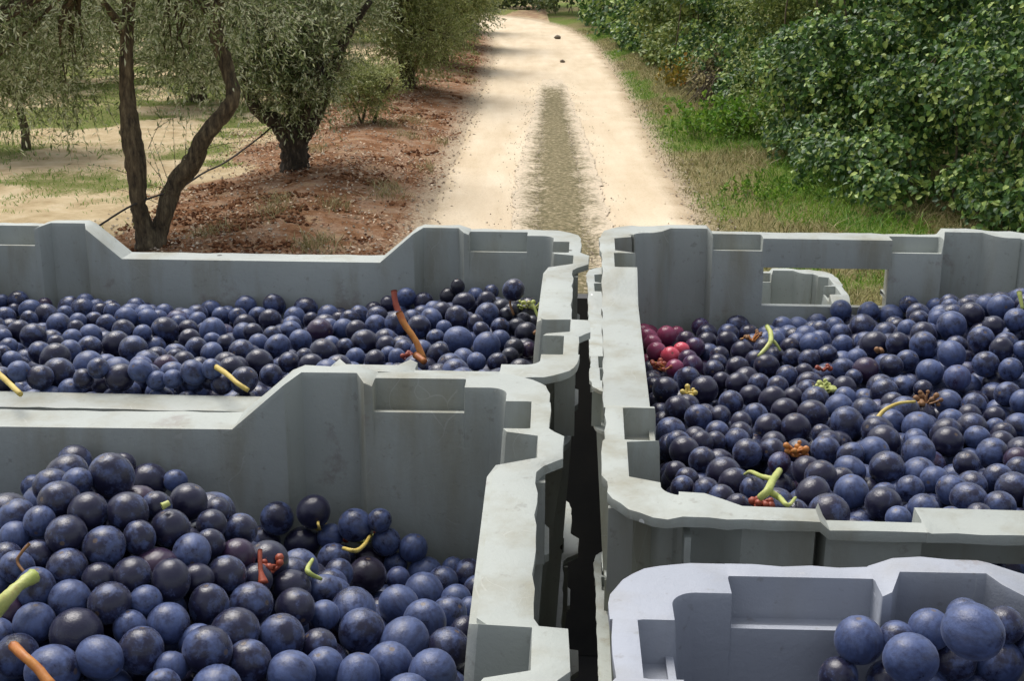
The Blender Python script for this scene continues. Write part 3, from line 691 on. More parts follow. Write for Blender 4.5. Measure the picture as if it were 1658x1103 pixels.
stalk('NL', (60, 900), [(48, 880, .014), (34, 896, .012), (28, 910, .010), (40, 928, .008)], [.6, .6, .6, .6], STEM_BROWN)
stalk('NL', (165, 775), [(262, 820, .010), (274, 814, .012)], [1.6, 1.2], STEM_GREEN)
rachis('NR', (1430, 1050), 1418, 1098, 12, 6, STEM_YEL, STEM_YEL); rachis('NR', (1590, 1030), 1545, 1052, 8, 4, STEM_YEL, STEM_GREEN)

# ------------------------------------------------------------------ ground, road
def road_c(y):
    """centre line x(y) of the straight part and its half width"""
    return .16 + y * .0243
RC = [(-2 * .0243 + .16, -2), (.16 + .3 * .0243 * 20, 6), (.40, 10), (.52, 15), (.645, 20), (.75, 25), (.78, 29), (.66, 33), (.30, 37), (-.55, 40.5), (-2.3, 43), (-5, 44.5), (-10, 45.5), (-18, 46)]
RC[1] = (.30, 6)
rc = bez([(x, y, 0) for x, y in RC], 14)
rcx = np.array([p.x for p in rc]); rcy = np.array([p.y for p in rc])
def gz(x, y):
    x = np.asarray(x, float); y = np.asarray(y, float)
    d = rdist(x, y)
    side = x < road_c(y)
    bank = np.where(side, .14 * np.exp(-((d - 2.4) / .8) ** 2), .06 * np.clip((d - 1.3) / 1.2, 0, 1))
    return np.clip(d - 1.05, 0, 1.2) * (.05 * (fbm(x, y, 1.3, 0) - .5) + .03 * (fbm(x, y, .25, 3) - .5)) + bank + .02 * (fbm(x, y, 6, 2) - .5) + np.where(d < 1.25, .0, .015)
def rdist(x, y):
    x = np.asarray(x, float); y = np.asarray(y, float); sh = x.shape; X = x.ravel(); Y = y.ravel(); out = np.empty(len(X))
    for a in range(0, len(X), 20000):
        b = slice(a, a + 20000); out[b] = np.sqrt(((X[b, None] - rcx[None, ::2]) ** 2 + (Y[b, None] - rcy[None, ::2]) ** 2).min(1))
    return out.reshape(sh)
xs = np.concatenate([np.linspace(-400, -22, 12), np.arange(-20, -6, .25), np.arange(-6, 5, .09), np.arange(5, 12, .3), np.linspace(14, 400, 12)])
ys = np.concatenate([np.linspace(-60, 5, 12), np.arange(6, 22, .10), np.arange(22, 52, .2), np.linspace(54, 600, 16)])
GX, GY = np.meshgrid(xs, ys); GZ = gz(GX, GY)
GZ = np.where((np.abs(GX) > 20) | (GY > 52) | (GY < 4), .0, GZ)
nx, ny = len(xs), len(ys); idx = np.arange(nx * ny).reshape(ny, nx)
Fg = np.stack([idx[:-1, :-1], idx[:-1, 1:], idx[1:, 1:], idx[1:, :-1]], -1).reshape(-1, 4)
gme = npmesh('ground', np.stack([GX, GY, GZ - .008], -1).reshape(-1, 3), Fg, True)
rd = rdist(GX, GY); left = GX < road_c(GY)
nz = fbm(GX, GY, .9, 1); row_x = -2.95 + (GY - 9.85) * .098
inrow = GX - (row_x - .9 + (nz - .5) * 1.6)
red = np.where(left, np.clip(inrow / .5, 0, 1) * np.clip((rd - 1.1) / .2, 0, 1), 0)
red = np.where((GY > 34) & left, red * .5, red)
n2_ = fbm(GX, GY * 1.0 + 30, 1.6, 5)
grass = np.where(left, np.clip((n2_ - .52) * 5, 0, .8) * (1 - red), 1.0)
n3_ = fbm(GX + 9, GY * .7, 1.1, 3)
fresh = np.where(left, .6, np.clip((n3_ - .44) * 6, 0, 1))
grass = np.where(left & (GY > 16) & (red < .5), np.clip((n2_ - .44) * 6, 0, 1), grass)
at = gme.color_attributes.new('zone', 'FLOAT_COLOR', 'POINT')
at.data.foreach_set('color', np.stack([red, grass, fresh, np.clip(1 - (rd - 1.2) / .45, 0, 1)], -1).astype(np.float32).ravel())
def ground_mat():
    m, t, b = newmat('orchard_ground')
    a = N(t, 'ShaderNodeAttribute', attribute_name='zone'); s = N(t, 'ShaderNodeSeparateColor'); t.links.new(a.outputs['Color'], s.inputs[0])
    tc = N(t, 'ShaderNodeTexCoord'); v = tc.outputs['Object']
    n1 = noise(t, v, 3.5, 6, .6); n2 = noise(t, v, 30, 5, .7); n3 = noise(t, v, 90, 3, .7)
    soil = ramp(t, n1.outputs[0], [(.3, (.46, .34, .19)), (.55, (.64, .51, .32)), (.75, (.74, .62, .43))]).outputs[0]
    redc = ramp(t, n2.outputs[0], [(.32, (.10, .04, .018)), (.5, (.26, .12, .055)), (.68, (.46, .29, .17))]).outputs[0]
    redl = ramp(t, n1.outputs[0], [(.38, (.16, .07, .032)), (.47, (.31, .165, .085)), (.56, (.43, .30, .21)), (.66, (.50, .35, .21))]).outputs[0]
    redc = mix(t, .6, redc, redl)
    gg = ramp(t, n2.outputs[0], [(.3, (.08, .12, .02)), (.6, (.20, .25, .06)), (.8, (.35, .33, .15))]).outputs[0]
    gd = ramp(t, n2.outputs[0], [(.3, (.15, .13, .05)), (.6, (.30, .26, .12)), (.8, (.44, .38, .2))]).outputs[0]
    gr = mix(t, s.outputs[2], gd, gg)
    nf = mth(t, 'MULTIPLY', mth(t, 'SUBTRACT', n1.outputs[0], .5), 1.4)
    f1 = mth(t, 'ADD', s.outputs[0], nf); f1 = ramp(t, f1, [(.35, g3(0)), (.6, g3(1))]).outputs[0]
    nf2 = mth(t, 'MULTIPLY', mth(t, 'SUBTRACT', n2.outputs[0], .5), 1.6)
    f2 = ramp(t, mth(t, 'ADD', s.outputs[1], nf2), [(.35, g3(0)), (.65, g3(1))]).outputs[0]
    c = mix(t, f1, soil, redc); c = mix(t, f2, c, gr)
    f3 = ramp(t, mth(t, 'ADD', mth(t, 'MULTIPLY', a.outputs['Alpha'], .9), mth(t, 'MULTIPLY', mth(t, 'SUBTRACT', n2.outputs[0], .5), 1.8)), [(.35, g3(0)), (.8, g3(1))]).outputs[0]
    c = mix(t, f3, c, (.55, .44, .31))
    t.links.new(c, b.inputs['Base Color']); b.inputs['Roughness'].default_value = .95
    b.inputs['Specular IOR Level'].default_value = .1
    bump(t, b, mth(t, 'ADD', n2.outputs[0], n3.outputs[0]), .8, .03)
    return m
g = link('ground', gme, ground_mat()); g['kind'] = 'structure'

def strip(name, half_fn, mat, z, wig, ystart, yend, cols=9, center=0.0):
    V, Fc, E_ = [], [], []; pts = [p for p in rc if ystart <= p.y <= yend or (name == 'road')]
    fine = bez(pts, 10); m = len(fine)
    for i, p in enumerate(fine):
        q = fine[min(i + 1, m - 1)] - fine[max(i - 1, 0)]; nrm = Vector((q.y, -q.x, 0)).normalized()
        hw = half_fn(p.y)
        for s in range(cols):
            u = -1 + 2 * s / (cols - 1)
            e = wig * (fbm(p.x * 3 + 50 * (u < 0), p.y, .35, 2) - .5) * 2 * (abs(u) ** 2) + .18 * wig * random.uniform(-1, 1) * (abs(u) == 1)
            a = p + nrm * (center + u * (hw + e * (1 if True else 0)))
            E_.append(max(abs(u), float(np.clip((p.y - 19.5) / 3.2, 0, 1)) if name == 'grass_strip' else 0)); V.append((a.x, a.y, z + .012 * (fbm(a.x, a.y, 1.5, 4) - .5) - (.018 if abs(u) == 1 else 0) - .012 * (1 if abs(abs(u) - .5) < .2 else 0)))
    for i in range(m - 1):
        for s in range(cols - 1): a = i * cols + s; Fc.append((a, a + 1, a + cols + 1, a + cols))
    me = npmesh(name, V, Fc, True); at = me.attributes.new('edge', 'FLOAT', 'POINT'); at.data.foreach_set('value', np.array(E_, dtype=np.float32))
    return link(name, me, mat)
def road_mat():
    m, t, b = newmat('pale_dirt'); tc = N(t, 'ShaderNodeTexCoord'); v = tc.outputs['Object']
    mp = N(t, 'ShaderNodeMapping'); mp.inputs['Scale'].default_value = (1, .16, 1); t.links.new(v, mp.inputs[0])
    n1 = noise(t, mp.outputs[0], 3.2, 5, .6); n2 = noise(t, v, 45, 5, .75); n3 = noise(t, v, 1.2, 4)
    c = ramp(t, n1.outputs[0], [(.3, (.60, .49, .345)), (.52, (.67, .56, .41)), (.75, (.73, .63, .48))]).outputs[0]
    d = ramp(t, n2.outputs[0], [(.30, (.36, .27, .19)), (.48, (1, 1, 1))]).outputs[0]; c = mix(t, .35, c, d, 'MULTIPLY')
    e = ramp(t, n3.outputs[0], [(.35, (.94, .92, .89)), (.6, (1, 1, 1))]).outputs[0]; c = mix(t, 1.0, c, e, 'MULTIPLY')
    ea = N(t, 'ShaderNodeAttribute', attribute_name='edge')
    ff = mth(t, 'ADD', ea.outputs['Fac'], mth(t, 'MULTIPLY', mth(t, 'SUBTRACT', n2.outputs[0], .5), .5)); ff = ramp(t, ff, [(.80, g3(0)), (1.0, g3(.8))]).outputs[0]
    c = mix(t, ff, c, (.30, .22, .13))
    t.links.new(c, b.inputs['Base Color']); b.inputs['Roughness'].default_value = .95; b.inputs['Specular IOR Level'].default_value = .1
    bump(t, b, mth(t, 'ADD', n2.outputs[0], n1.outputs[0]), .5, .012); return m
def strip_mat():
    m, t, b = newmat('verge_gravel'); tc = N(t, 'ShaderNodeTexCoord'); v = tc.outputs['Object']
    n1 = noise(t, v, 24, 5, .7); n2 = noise(t, v, 70, 4, .7); n3 = noise(t, v, 2.5, 4, .6)
    c = ramp(t, n1.outputs[0], [(.36, (.09, .075, .03)), (.5, (.18, .15, .07)), (.64, (.36, .29, .175))]).outputs[0]
    ea = N(t, 'ShaderNodeAttribute', attribute_name='edge')
    k = mth(t, 'ADD', ea.outputs['Fac'], mth(t, 'MULTIPLY', mth(t, 'SUBTRACT', n1.outputs[0], .5), 1.5)); k = mth(t, 'ADD', k, mth(t, 'MULTIPLY', mth(t, 'SUBTRACT', n3.outputs[0], .5), 1.0))
    k = ramp(t, k, [(.40, g3(0)), (.90, g3(1))]).outputs[0]
    c = mix(t, k, c, (.655, .545, .40)); t.links.new(c, b.inputs['Base Color']); b.inputs['Roughness'].default_value = .95
    bump(t, b, mth(t, 'ADD', n1.outputs[0], n2.outputs[0]), .8, .015); return m
road = strip('road', lambda y: 1.27, road_mat(), .012, .14, 0, 60, 17); road['kind'] = 'structure'
CM = strip_mat()
def cw(y): return float(np.interp(y, [14, 18, 21.5, 23], [.30, .22, .17, .10]))
mid = strip('grass_strip', lambda y: cw(y) * 1.4 + .03, CM, .030, .06, 5, 23, 9, .02); mid['kind'] = 'structure'

# ------------------------------------------------------------------ leaves, blades and twigs by the thousand
def leaf_cloud(P, Dr, Nn, Lh, Wd, shape='lance', fold=.25):
    """P base (n,3), Dr direction, Nn rough normal, lengths, widths -> V, F (quads)"""
    n = len(P); Dr = Dr / (np.linalg.norm(Dr, axis=1, keepdims=True) + 1e-9)
    S = np.cross(Dr, Nn); S /= (np.linalg.norm(S, axis=1, keepdims=True) + 1e-9); U = np.cross(S, Dr)
    L = Lh[:, None]; Wq = Wd[:, None]
    if shape == 'lance':
        V = np.stack([P, P + Dr * L * .45 + S * Wq * .5 + U * Wq * fold, P + Dr * L * .95 - U * L * .06, P + Dr * L * .45 - S * Wq * .5 + U * Wq * fold], 1)
        base = (np.arange(n) * 4)[:, None]; return V.reshape(-1, 3), base + np.array([[0, 1, 2, 3]])
    V = np.stack([P, P + Dr * L * .3 + S * Wq * .5 + U * Wq * fold, P + Dr * L * .75 + S * Wq * .36 + U * Wq * fold * .5, P + Dr * L - U * L * .1,
                  P + Dr * L * .75 - S * Wq * .36 + U * Wq * fold * .5, P + Dr * L * .3 - S * Wq * .5 + U * Wq * fold, P + Dr * L * .5], 1)
    base = (np.arange(n) * 7)[:, None, None]
    q = np.array([[0, 1, 2, 6], [6, 2, 3, 4], [0, 6, 4, 5]])[None]
    return V.reshape(-1, 3), (base + q).reshape(-1, 4)
def rdir(n): v = rng.normal(size=(n, 3)); return v / np.linalg.norm(v, axis=1, keepdims=True)
def twigs_leaves(starts, dirs, Ls, leafL, leafW, nl, droop=.5, twig_r=.002, shape='lance'):
    """arcing shoots with paired leaves; returns leaf arrays and twig tubes arrays"""
    n = len(starts); k = 5; ts = np.linspace(0, 1, k)
    pts = starts[:, None, :] + dirs[:, None, :] * (Ls[:, None, None] * ts[None, :, None])
    pts[:, :, 2] -= droop * Ls[:, None] * ts[None] ** 2
    tt_ = np.repeat(np.linspace(.12, 1, nl)[None], n, 0) + rng.uniform(-.03, .03, (n, nl)); tt_ = np.clip(tt_, 0, 1)
    B = starts[:, None, :] + dirs[:, None, :] * (Ls[:, None] * tt_)[..., None]; B[:, :, 2] -= droop * Ls[:, None] * tt_ ** 2
    tan = np.repeat(dirs[:, None, :], nl, 1).copy(); tan[:, :, 2] -= 2 * droop * tt_
    tan /= np.linalg.norm(tan, axis=2, keepdims=True)
    LD = tan * .6 + rng.normal(size=(n, nl, 3)) * .6
    P = B.reshape(-1, 3); D = LD.reshape(-1, 3); m = len(P)
    Nn = rdir(m) * .8 + np.array([0, 0, 1.0])
    V, Fq = leaf_cloud(P, D, Nn, leafL * rng.uniform(.65, 1.2, m), leafW * rng.uniform(.7, 1.2, m), shape)
    # twig ribbons as 3-sided tubes
    k3 = 3; A = np.array([[math.cos(a), math.sin(a)] for a in (0, 2.094, 4.189)])
    ring = np.zeros((n, k, k3, 3)); rr = twig_r * (1 - .75 * ts)
    side = np.cross(dirs, np.array([.1, .2, 1.0])); side /= np.linalg.norm(side, axis=1, keepdims=True); up = np.cross(side, dirs)
    for j in range(k3): ring[:, :, j, :] = pts + (side[:, None, :] * A[j, 0] + up[:, None, :] * A[j, 1]) * rr[None, :, None]
    TV = ring.reshape(-1, 3); base = np.arange(n)[:, None, None] * k * k3; q = []
    for i in range(k - 1):
        for j in range(k3): q.append((i * k3 + j, i * k3 + (j + 1) % k3, (i + 1) * k3 + (j + 1) % k3, (i + 1) * k3 + j))
    TF = (base + np.array(q)[None]).reshape(-1, 4)
    return V, Fq, TV, TF
def olive(name, x, y, limbs, clumps, leafL, leafW, per, nl, lm, label, trunk_pts=None, group=None, droop=.22, bark=BARK, cat='tree', tl=(.25, .55)):
    """limbs: list of (points, radii); clumps: (cx,cy,cz,rx,ry,rz,weight) relative to the foot"""
    z = float(gz(x, y)) - .02; e = empty(name, (x, y, z), 0, label, cat, group)
    for i, (pts, rr) in enumerate(limbs):
        c = bez(pts, 6); tb = Tubes(); tb.add(c, lerpl(rr, len(c)), 14 if max(rr) > .03 else 6, .13); tb.build('trunk' if i < 1 else 'limb', bark, e)
    LVs, LFs, TVs, TFs = [], [], [], []; a = b = 0
    tops = [Vector(l[0][-1]) for l in limbs[0:]] or [Vector((0, 0, .5))]
    tb = Tubes()
    for (cx, cy, cz, rx, ry, rz, w) in clumps:
        n = int(per * w); d = rdir(n); u = rng.random(n) ** .45
        st = np.array([cx, cy, cz]) + d * u[:, None] * np.array([rx, ry, rz]) * .85
        dr = d * np.array([1, 1, .8]) + rng.normal(size=(n, 3)) * .5 + np.array([0, 0, .12]); dr /= np.linalg.norm(dr, axis=1, keepdims=True)
        V, Fq, TV, TF = twigs_leaves(st, dr, rng.uniform(tl[0], tl[1], n), leafL, leafW, nl, droop)
        V[:, 2] = np.maximum(V[:, 2], .03); LVs.append(V); LFs.append(Fq + a); a += len(V); TVs.append(TV); TFs.append(TF + b); b += len(TV)
        tp = min(tops, key=lambda q: (q - Vector((cx, cy, cz))).length)
        for _ in range(6):
            q = Vector((cx + random.uniform(-.5, .5) * rx, cy + random.uniform(-.5, .5) * ry, cz + random.uniform(-.3, .4) * rz)); md = (tp + q) / 2 + Vector((random.uniform(-.1, .1), random.uniform(-.1, .1), random.uniform(0, .15)))
            tb.add(bez([tp, md, q], 4), lerpl([.022, .012, .005], 9), 5, .1)
    tb.build('branches', bark, e)
    link('crown', npmesh('crown', np.concatenate(LVs), np.concatenate(LFs)), lm, e)
    link('twigs', npmesh('twigs', np.concatenate(TVs), np.concatenate(TFs)), TWIG, e)
    return e
def near_xyz(px, py, d):
    """offset of a photo point on the vertical plane y = d, relative to the eye foot"""
    cx, cy = (px - 829) / F, -(py - 551) / F
    v = Vector((cx, math.cos(PITCH) + cy * math.sin(PITCH), -math.sin(PITCH) + cy * math.cos(PITCH))); v *= d / v.y
    return Vector((v.x, v.y, v.z + EYE))
def rel(ft, pts, dz=0):
    return [near_xyz(px, py, d) - Vector((ft[0], ft[1], float(gz(*ft)) - .02)) for (px, py, d) in pts]
GRP = 'olive trees of the orchard left of the road'
f1 = (-2.95, 9.85)
limbs = [(rel(f1, [(243, 418, 9.85), (240, 395, 9.85), (232, 365, 9.83), (224, 330, 9.8), (220, 270, 9.8), (212, 215, 9.8), (206, 150, 9.85), (205, 90, 9.85), (208, 20, 9.9), (215, -120, 9.95)]), [.13, .10, .075, .062, .082, .078, .058, .052, .048, .04]),
         (rel(f1, [(250, 405, 9.86), (258, 375, 9.9), (268, 340, 9.9), (282, 300, 9.95), (312, 262, 9.95), (330, 222, 9.9), (360, 185, 9.9), (378, 155, 9.9), (368, 110, 9.95), (350, 50, 10), (352, -20, 10), (370, -150, 10)]), [.09, .07, .066, .072, .08, .066, .064, .056, .055, .07, .055, .04]),
         (rel(f1, [(352, 30, 10), (330, 5, 10.1), (300, -60, 10.1)]), [.05, .04, .03]), (rel(f1, [(206, 60, 9.85), (180, 20, 9.7), (130, -40, 9.4)]), [.04, .03, .02])]
clA = [(-.5, .0, 2.2, .8, .7, .55, 1.0), (.35, .1, 2.25, .7, .8, .5, .9), (-1.2, -.2, 1.95, .6, .6, .6, .9), (.9, .2, 2.1, .5, .6, .55, .7), (-.9, .9, 1.9, .7, .6, .6, .8), (.1, 1.1, 2.0, .8, .6, .6, .8), (-1.3, .4, 1.5, .45, .5, .45, .5), (0, 0, 3.0, 1.5, 1.4, .7, .9), (.3, .5, 1.55, .3, .3, .3, .2), (-1.6, -.1, 1.35, .4, .5, .4, .5), (-.75, .6, 1.35, .35, .4, .3, .35), (.15, .9, 1.45, .35, .4, .3, .3), (-1.9, .5, 1.9, .6, .7, .6, .8)]
olive('olive_tree', *f1, limbs, clA, .066, .016, 330, 16, OLIVE, 'nearest olive tree with two bare forking trunks, its foot hidden by the far left crate', group=GRP)
# sucker shoots with little round leaves at the foot of the first tree
o1 = [o for o in bpy.data.objects if o.name.startswith('olive_tree')][0]
def shoots(parent, ft, spots, ll=.022, lw=.015, name='shoot'):
    st = []; dr = []; Ls = []
    for (px, py, d, dx, dz, L) in spots:
        p = near_xyz(px, py, d) - parent.location; st.append(tuple(p)); v = Vector((dx, random.uniform(-.3, .3), dz)).normalized(); dr.append(tuple(v)); Ls.append(L)
    V, Fq, TV, TF = twigs_leaves(np.array(st), np.array(dr), np.array(Ls), ll, lw, 14, .15, .003)
    o = link(name, npmesh(name, TV, TF), TWIG, parent); link('leaves', npmesh('leaves', V, Fq), OLIVE, o); return o
shoots(o1, f1, [(275, 300, 9.8, -.3, 1, .55), (285, 290, 9.8, .1, 1, .6), (262, 290, 9.8, -.4, .6, .35), (240, 240, 9.75, .5, 1, .4), (300, 270, 9.9, .15, 1, .5), (280, 310, 9.8, -.9, .3, .4), (258, 330, 9.8, -.8, .35, .45), (205, 280, 9.7, -.8, .25, .35), (325, 225, 9.9, .6, .8, .5), (335, 240, 9.9, .9, .3, .5), (270, 320, 9.8, -.2, 1, .5), (250, 210, 9.75, .7, .5, .3)])
f2 = (-2.35, 13.14)
limbs = [(rel(f2, [(478, 296, 13.14), (478, 270, 13.14), (476, 235, 13.14), (474, 205, 13.14)]), [.20, .155, .15, .17]),
         (rel(f2, [(466, 215, 13.1), (445, 195, 13.05), (415, 175, 13.0), (395, 120, 13.0), (385, 40, 13)]), [.12, .09, .07, .055, .04]),
         (rel(f2, [(478, 215, 13.14), (480, 170, 13.2), (470, 100, 13.3), (462, 0, 13.3)]), [.12, .09, .07, .05]),
         (rel(f2, [(488, 215, 13.1), (508, 190, 13.1), (530, 140, 13.05), (560, 60, 13), (600, 0, 13)]), [.11, .085, .06, .05, .03]),
         (rel(f2, [(490, 210, 13.0), (500, 170, 12.9), (520, 120, 12.8)]), [.05, .035, .02])]
clB = [(-.1, 0, 1.35, .55, .5, .45, 1.0), (.25, -.1, 1.1, .4, .4, .35, .6), (-.3, .1, 1.9, .75, .7, .5, 1.1), (.45, 0, 1.8, .6, .7, .55, 1.1), (-.45, -.2, 1.3, .3, .35, .35, .5), (.0, .2, 2.6, 1.1, 1.1, .5, 1.0), (.05, -.2, .85, .3, .3, .22, .35), (0, .2, 3.3, 1.2, 1.2, .6, .8)]
olive('olive_tree', *f2, limbs, clB, .064, .016, 520, 16, OLIVE, 'dense dark olive tree with a short thick black trunk on the red soil bank', group=GRP, bark=BARK_D, tl=(.2, .45))
def gen_olive(x, y, s, lm, label, per=300, ll=.075, lw=.018, low=.75, group=GRP, nl=14, lr=None):
    z = 0; top = 1.1 * s; lr = lr or .11 * s
    L = [([(0, 0, -.05), (.02, 0, .25 * s), (-.03, .02, .6 * s), (.02, 0, .8 * s)], [lr * 1.3, lr, lr * .9, lr])]
    for k in range(4):
        a = random.uniform(0, 1.2) + k * 1.57; L.append(([(0, 0, .6 * s), (.25 * math.cos(a) * s, .25 * math.sin(a) * s, 1.0 * s), (.5 * math.cos(a) * s, .5 * math.sin(a) * s, 1.8 * s)], [lr * .7, lr * .5, lr * .25]))
    cl = []
    for k in range(9):
        a = k * 2.4; r = random.uniform(.2, .75) * s
        cl.append((r * math.cos(a), r * math.sin(a), random.uniform(low + .3, 2.3) * s, .5 * s, .5 * s, .42 * s, .9))
    cl.append((0, 0, 2.7 * s, 1.0 * s, 1.0 * s, .5 * s, 1.2)); cl.append((0, 0, (low + .25) * s, .45 * s, .45 * s, .3 * s, .7))
    return olive('olive_tree', x, y, L, cl, ll, lw, per, nl, lm, label, group=group)
gen_olive(-1.72, 20.4, 1.12, OLIVE_Y, 'pale olive tree on the bank halfway along the road, third in the roadside row', 420, low=.3)
gen_olive(-1.40, 25.0, 1.0, OLIVE_Y, 'grey-green olive tree beyond the third one in the roadside row', 320, .09, .022, low=.4)
gen_olive(-1.35, 29.8, 1.05, OLIVE, 'darker olive tree close to the road, the fifth in the roadside row', 260, .10, .025, low=.35)
gen_olive(-1.7, 35.0, 1.1, OLIVE_Y, 'farthest olive tree of the roadside row where the road bends left', 150, .11, .028, low=.3)
gen_olive(-5.95, 15.1, .95, OLIVE, 'olive tree with a thin leaning trunk at the far left edge behind the nearest tree', 230, .075, .018, low=.7, lr=.05)
back = [(-9.2, 17.0, 'leftmost'), (-5.0, 19.8, 'first behind the dark trunked tree'), (-8.2, 22.5, 'second'), (-4.6, 25.5, 'third'), (-12.5, 21.5, 'outer left'), (-7.6, 28.5, 'fourth'), (-11.5, 28.0, 'deepest left'), (-4.6, 32, 'deepest middle'), (-7.9, 35, 'last'), (-13, 36, 'outermost')]
bl = ['olive tree deep in the orchard at the left edge of the photo', 'olive tree in the second row seen between the two nearest trees', 'shaded olive tree behind the first trunk, second row back', 'light olive tree behind the small grey shrub', 'olive tree showing only leaves at the top left corner', 'background olive tree above the sunny grass between trunks', 'far background olive tree in the upper left, mostly hidden', 'background olive tree behind the pale third roadside tree', 'distant olive tree filling the gap left of the road', 'most distant olive tree at the upper left']
for i, (x, y, _) in enumerate(back): gen_olive(x, y, 1.2, OLIVE if i % 2 else OLIVE_Y, bl[i], 190, .11, .032, low=.40, nl=12)
# small grey shrub on the bank
fs = (-1.98, 16.4)
olive('shrub', *fs, [([(0, 0, 0), (.05, 0, .2), (.1, 0, .4)], [.02, .015, .01]), ([(0, 0, 0), (-.1, 0, .25), (-.25, 0, .5)], [.02, .012, .01]), ([(.15, 0, 0), (.22, 0, .2), (.3, 0, .4)], [.03, .012, .01])],
      [(.05, 0, .35, .32, .25, .25, .5), (-.15, 0, .6, .28, .25, .25, .5), (.25, .05, .55, .25, .22, .2, .4)], .055, .015, 420, 12, OLIVE_Y, 'small grey-green shrub on the bank between two olive trees', cat='shrub', droop=.1, tl=(.15, .3))
# pipe slung between the trees
pp = [near_xyz(*q) for q in ((150, 372, 9.4), (168, 360, 9.5), (210, 334, 9.7), (255, 316, 9.85), (285, 308, 10.0), (330, 279, 10.6), (365, 262, 11.1), (412, 228, 12.2), (440, 205, 13.0))]
tb = Tubes(); c = bez([tuple(p) for p in pp], 6); tb.add(c, .008, 6, .08); hs = tb.build('irrigation_pipe', HOSE)
tag(hs, 'thin black pipe slung across the forked trunks towards the next olive tree', 'pipe')

# ------------------------------------------------------------------ hedge on the right
def bush(x, y, blobs, n, ll, lw, mat, label, name='bramble_bush', group='bushes of the hedge right of the road', stems=4, cat='bush', inner=.35, face=True):
    z = float(gz(x, y)) - .03; e = empty(name, (x, y, z), 0, label, cat, group)
    B = np.array(blobs); wts = B[:, 3] ** 2; wts /= wts.sum(); ch = rng.choice(len(B), n, p=wts)
    d = rdir(n); d[:, 2] = np.where(rng.random(n) < .35, np.abs(d[:, 2]), d[:, 2])
    u = np.where(rng.random(n) < inner, rng.uniform(.35, .9, n), rng.uniform(.88, 1.08, n))
    P = B[ch, :3] + d * (B[ch, 3] * u)[:, None] * np.array([1, 1, .8]); ok = P[:, 2] > .02; P, d = P[ok], d[ok]
    P = P + (fbm(P[:, 0] * 3 + x, P[:, 2] * 3 + P[:, 1] * 2, .8, 2)[:, None] - .5) * .30 * d
    # clumps: throw away leaves where a 3D-ish noise is low so that dark gaps open
    q = fbm(P[:, 1] * 1.0 + y, P[:, 2] * 1.1 + P[:, 0] * .5, .32, 4, 3); ok = (q > .48) | (rng.random(len(q)) < .12); P, d = P[ok], d[ok]; m = len(P)
    D = rng.normal(size=(m, 3)) * .6 + np.array([-.25, -.35, -.35]); Nn = d * .8 + np.array([-.15, -.15, .75]) + rng.normal(size=(m, 3)) * .35
    V, Fq = leaf_cloud(P, D, Nn, ll * rng.uniform(.6, 1.25, m), lw * rng.uniform(.65, 1.2, m), 'ovate', .18)
    link('foliage', npmesh('foliage', V, Fq), mat, e)
    tb = Tubes()
    for _ in range(stems):
        b = blobs[random.randrange(len(blobs))]; p0 = Vector((b[0] + random.uniform(-.3, .3), b[1] + random.uniform(-.3, .3), 0)); p2 = Vector(b[:3]) + Vector((random.uniform(-.4, .2), random.uniform(-.5, .3), random.uniform(-.1, .5))) * b[3]
        tb.add(bez([p0, (p0 + p2) / 2 + Vector((random.uniform(-.2, .2), random.uniform(-.2, .2), .2)), p2, p2 + Vector((-.3, -.25, -.25)) * random.uniform(.3, 1.4)], 5), lerpl([.014, .008, .004], 16), 5)
    so2 = tb.build('stems', TWIG, e)
    if stems > 20: so2['kind'] = 'stuff'
    return e
def blobs_for(w, dpt, h, n, r=(.3, .55)):
    out = []
    for _ in range(n): out.append((random.uniform(0, dpt), random.uniform(-w / 2, w / 2), random.uniform(.15, h), random.uniform(*r)))
    for k in range(int(w / .4)): out.append((random.uniform(.05, .3), -w / 2 + .4 * k, random.uniform(.2, .4), random.uniform(.25, .4)))
    return out
hl = [(3.95, 10.2, 1.9, 'dark bramble bush with big leaves at the right edge just behind the right crate'),
      (3.25, 12.2, 1.9, 'dense dark green bramble bush in the middle of the hedge with black hollows between leaves'),
      (3.12, 14.2, 2.0, 'bramble bush beside the bright green weeds right of the road'),
      (3.12, 16.4, 2.2, 'lighter yellowish green bush with drooping fine leaves in the hedge'),
      (3.25, 19.0, 2.4, 'hedge bush above the brown bare twigs'),
      (3.05, 22.0, 2.8, 'dark hedge bush with an orange and yellow weed at its foot'),
      (2.85, 25.5, 3.0, 'hedge bush beside the dry grass of the verge halfway to the bend'),
      (2.75, 29.5, 3.4, 'shaded dark hedge bush where the road starts to bend')]
for i, (x, y, w, lab) in enumerate(hl):
    k = max(1, (y / 11))
    bush(x, y, blobs_for(w + .3, 1.5, 3.0, 30), int(32000 / k ** .7), .064 * (1 + (k - 1) * .35) * (.75 if i == 3 else 1), .050 * (1 + (k - 1) * .35) * (.6 if i == 3 else 1), BRAMBLE_L if i in (3, 6) else BRAMBLE, lab)
bush(5.6, 10.6, blobs_for(3, 2, 3.6, 34, (.5, .8)), 16000, .11, .08, BRAMBLE, 'taller dark bush behind the bramble at the right edge')
bush(5.6, 14.5, blobs_for(4, 2, 4.0, 34, (.5, .9)), 16000, .12, .09, BRAMBLE, 'taller dark bush behind the middle of the hedge')
bush(5.4, 19, blobs_for(5, 2, 4.5, 34, (.5, .9)), 12000, .14, .10, BRAMBLE, 'tall leafy mass behind the lighter bush')
bush(5.2, 25, blobs_for(6, 2.5, 4.5, 30, (.6, 1.0)), 8000, .16, .12, BRAMBLE, 'tall leafy bush behind the far part of the hedge')
